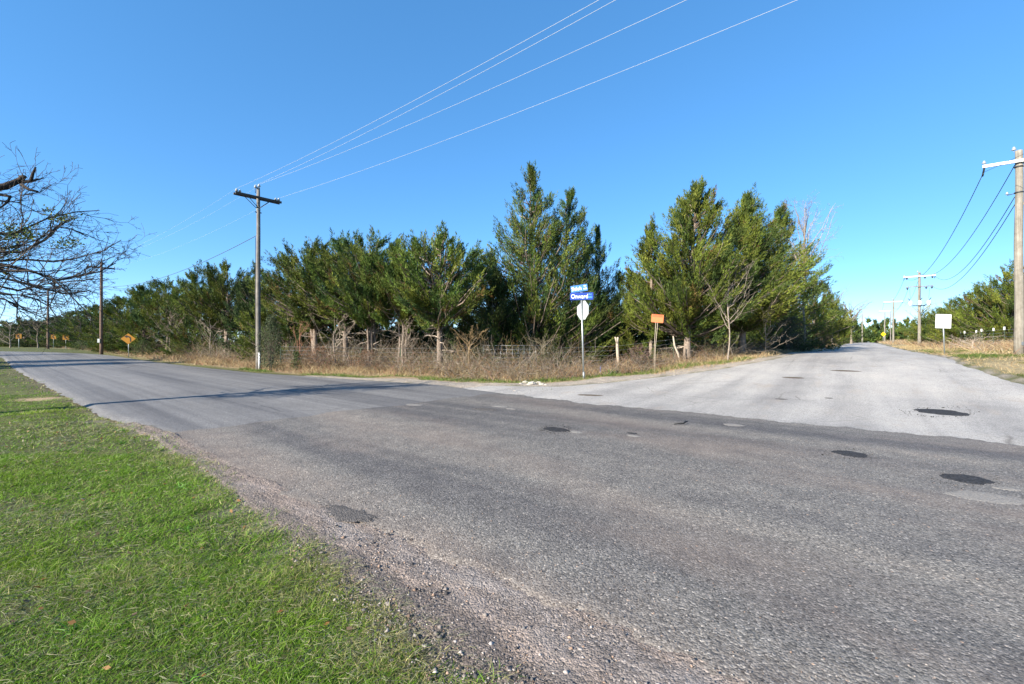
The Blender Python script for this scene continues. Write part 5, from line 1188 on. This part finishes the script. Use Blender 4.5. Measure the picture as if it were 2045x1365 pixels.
# ------------------------------------------------------------------ fences
ef = empty("wire_fence", (*from_ab(30, 7.0), float(HG(*from_ab(30, 7.0))))); tag(ef, "wire fence on green posts with white tops along the right bank", "fence"); o0 = ef.location.copy()
pos = []
for a_ in np.arange(31.0, 122, 3.3):
    x, y = from_ab(a_, 6.9 + .1 * math.sin(a_)); pos.append(Vector((x, y, float(HG(x, y)))) - o0)
pme = tme = None
for i, p in enumerate(pos):
    if pme is None:
        a_ = MB(); a_.box((0, 0, .55), (.035, .012, 1.3)); a_.box((0, -.012, .55), (.008, .03, 1.3)); po = a_.build("post", M_TPOST, ef, p); pme = po.data
        t_ = MB().box((0, 0, 1.26), (.075, .06, .2)).build("white_top", M_WHITE, po); tme = t_.data
    else: po = link("post", pme, None, ef, p); t_ = link("white_top", tme, None, po)
    po.rotation_euler = (R(random.Random(i).uniform(-3, 3)), R(random.Random(i + 50).uniform(-3, 3)), 0)
for h in (.25, .5, .75, .98, 1.18): MB().tube([p + Vector((0, 0, h)) for p in pos], .006, 4).build("wire", M_STEEL, ef)
ex, ey_ = px(1040, 24.0), 24.0; e2 = empty("corner_fence", (ex, ey_, float(HG(ex, ey_)))); tag(e2, "rusty wire fence with a square mesh panel behind the corner brush", "fence"); o0 = e2.location.copy()
pts = [Vector((px(p_, d_), d_, 0)) for p_, d_ in ((560, 29.5), (640, 28.0), (720, 26.6), (800, 25.4), (880, 24.7), (965, 24.1), (1105, 24.0), (1233, 24.1), (1345, 24.6), (1430, 25.0))]
for p in pts: p.z = float(HG(p.x, p.y))
for i, p in enumerate(pts):
    if i != 7: MB().box((0, 0, .6), (.04, .04, 1.4)).build("post", M_TPOST, e2, p - o0)
for h in (.3, .55, .8, 1.05, 1.28): MB().tube([p - o0 + Vector((0, 0, h)) for p in pts], .005, 4).build("wire", M_STEEL, e2)
pn = empty("mesh_panel", (0, 0, 0)); pn.parent = e2; A_, B_ = pts[5] - o0, pts[6] - o0
for i in range(13): q = A_.lerp(B_, i / 12); MB().tube([q + Vector((0, -.05, .32)), q + Vector((0, -.05, 1.42))], .0085, 5).build("rod", M_STEEL, pn)
for i in range(6): MB().tube([A_ + Vector((0, -.062, .32 + i * .22)), B_ + Vector((0, -.062, .32 + i * .22))], .0085, 5).build("rod", M_STEEL, pn)
xb = px(1233, 23.6); eb = empty("branch_post", (xb, 23.6, float(HG(xb, 23.6)))); tag(eb, "bleached forked branch used as a fence post right of the street signs", "post")
MB().tube([(.02, 0, -.2), (.04, 0, .5), (0, 0, 1.1), (-.01, .02, 1.45), (.03, .02, 1.72)], [.085, .08, .075, .065, .05], 9).build("trunk", M_LIMB, eb); MB().tube([(-.01, 0, 1.38), (-.08, -.02, 1.58), (-.13, -.02, 1.74)], [.05, .045, .03], 7).build("fork", M_LIMB, eb)
MB().tube([(.0, -.03, 1.2), (-.07, -.06, 1.28)], [.03, .02], 6).build("stub", M_LIMB, eb)
xb = px(1352, 23.5); eb = empty("broken_stick", (xb, 23.5, float(HG(xb, 23.5)))); tag(eb, "white broken stick leaning in the brush right of the orange notice", "stick")
MB().tube([(.22, 0, -.1), (.05, 0, .55), (-.12, .02, .95), (-.2, 0, 1.45)], [.06, .055, .05, .03], 7).build("stick_wood", M_LIMB, eb)

# ------------------------------------------------------------------ stones and litter
rs = random.Random(8)
RL = ["left-hand large", "largest", "upper right", "right-hand", "small front left", "small far right", "rear middle", "smallest far left"]
for i, (p_, q_, s_) in enumerate(((1048, 764, .16), (1062, 766, .20), (1075, 763, .13), (1082, 766, .15), (1056, 768, .10), (1090, 768, .09), (1069, 760, .11), (1040, 768, .08))):
    x, y = ground_at(p_, q_); bm = MB(); V_ = []; prof = [(.35, -.2), (.95, 0), (1, .25), (.7, .55), (.2, .68)]; n_ = 9
    for r_, z_ in prof:
        for k_ in range(n_): t_ = 2 * math.pi * k_ / n_; w_ = s_ * .75 * rs.uniform(.75, 1.2); V_.append((w_ * r_ * math.cos(t_) * 1.2, w_ * r_ * math.sin(t_), s_ * .75 * z_ * rs.uniform(.8, 1.15)))
    F_ = [(a_ * n_ + k_, a_ * n_ + (k_ + 1) % n_, (a_ + 1) * n_ + (k_ + 1) % n_, (a_ + 1) * n_ + k_) for a_ in range(4) for k_ in range(n_)] + [tuple(range(n_))[::-1], tuple(4 * n_ + k_ for k_ in range(n_))]
    o = bm.add(V_, F_).build("limestone_rock", M_ROCK, None, (x, y, float(HG(x, y)))); tag(o, RL[i] + " white rock of the small heap left of the sign post", "rock", "white rocks at the corner")
x, y = px(1199, 22), 22.0
o = MB().prism([(-.05, 0), (.07, 0), (.03, .12), (.0, .3), (-.03, .1)], .03, Matrix.Identity(3), (0, 0, 0)).build("litter", M_LITTER, None, (x, y, float(HG(x, y)) + .02)); tag(o, "scrap of blue plastic caught in the dry grass by the sign post", "litter")
g = np.random.default_rng(2); x, y = ground_at(1362, 852)
o = MB().tube([(-.16, -.02, 0), (-.06, 0, .008), (.03, -.01, .012), (.08, .05, .03), (.14, .07, .035)], [.008, .012, .014, .02, .006], 6).build("twig", M_BLACK, None, (x, y, surf_z(x, y) + .012)); tag(o, "black bent strip lying on the old road", "twig")
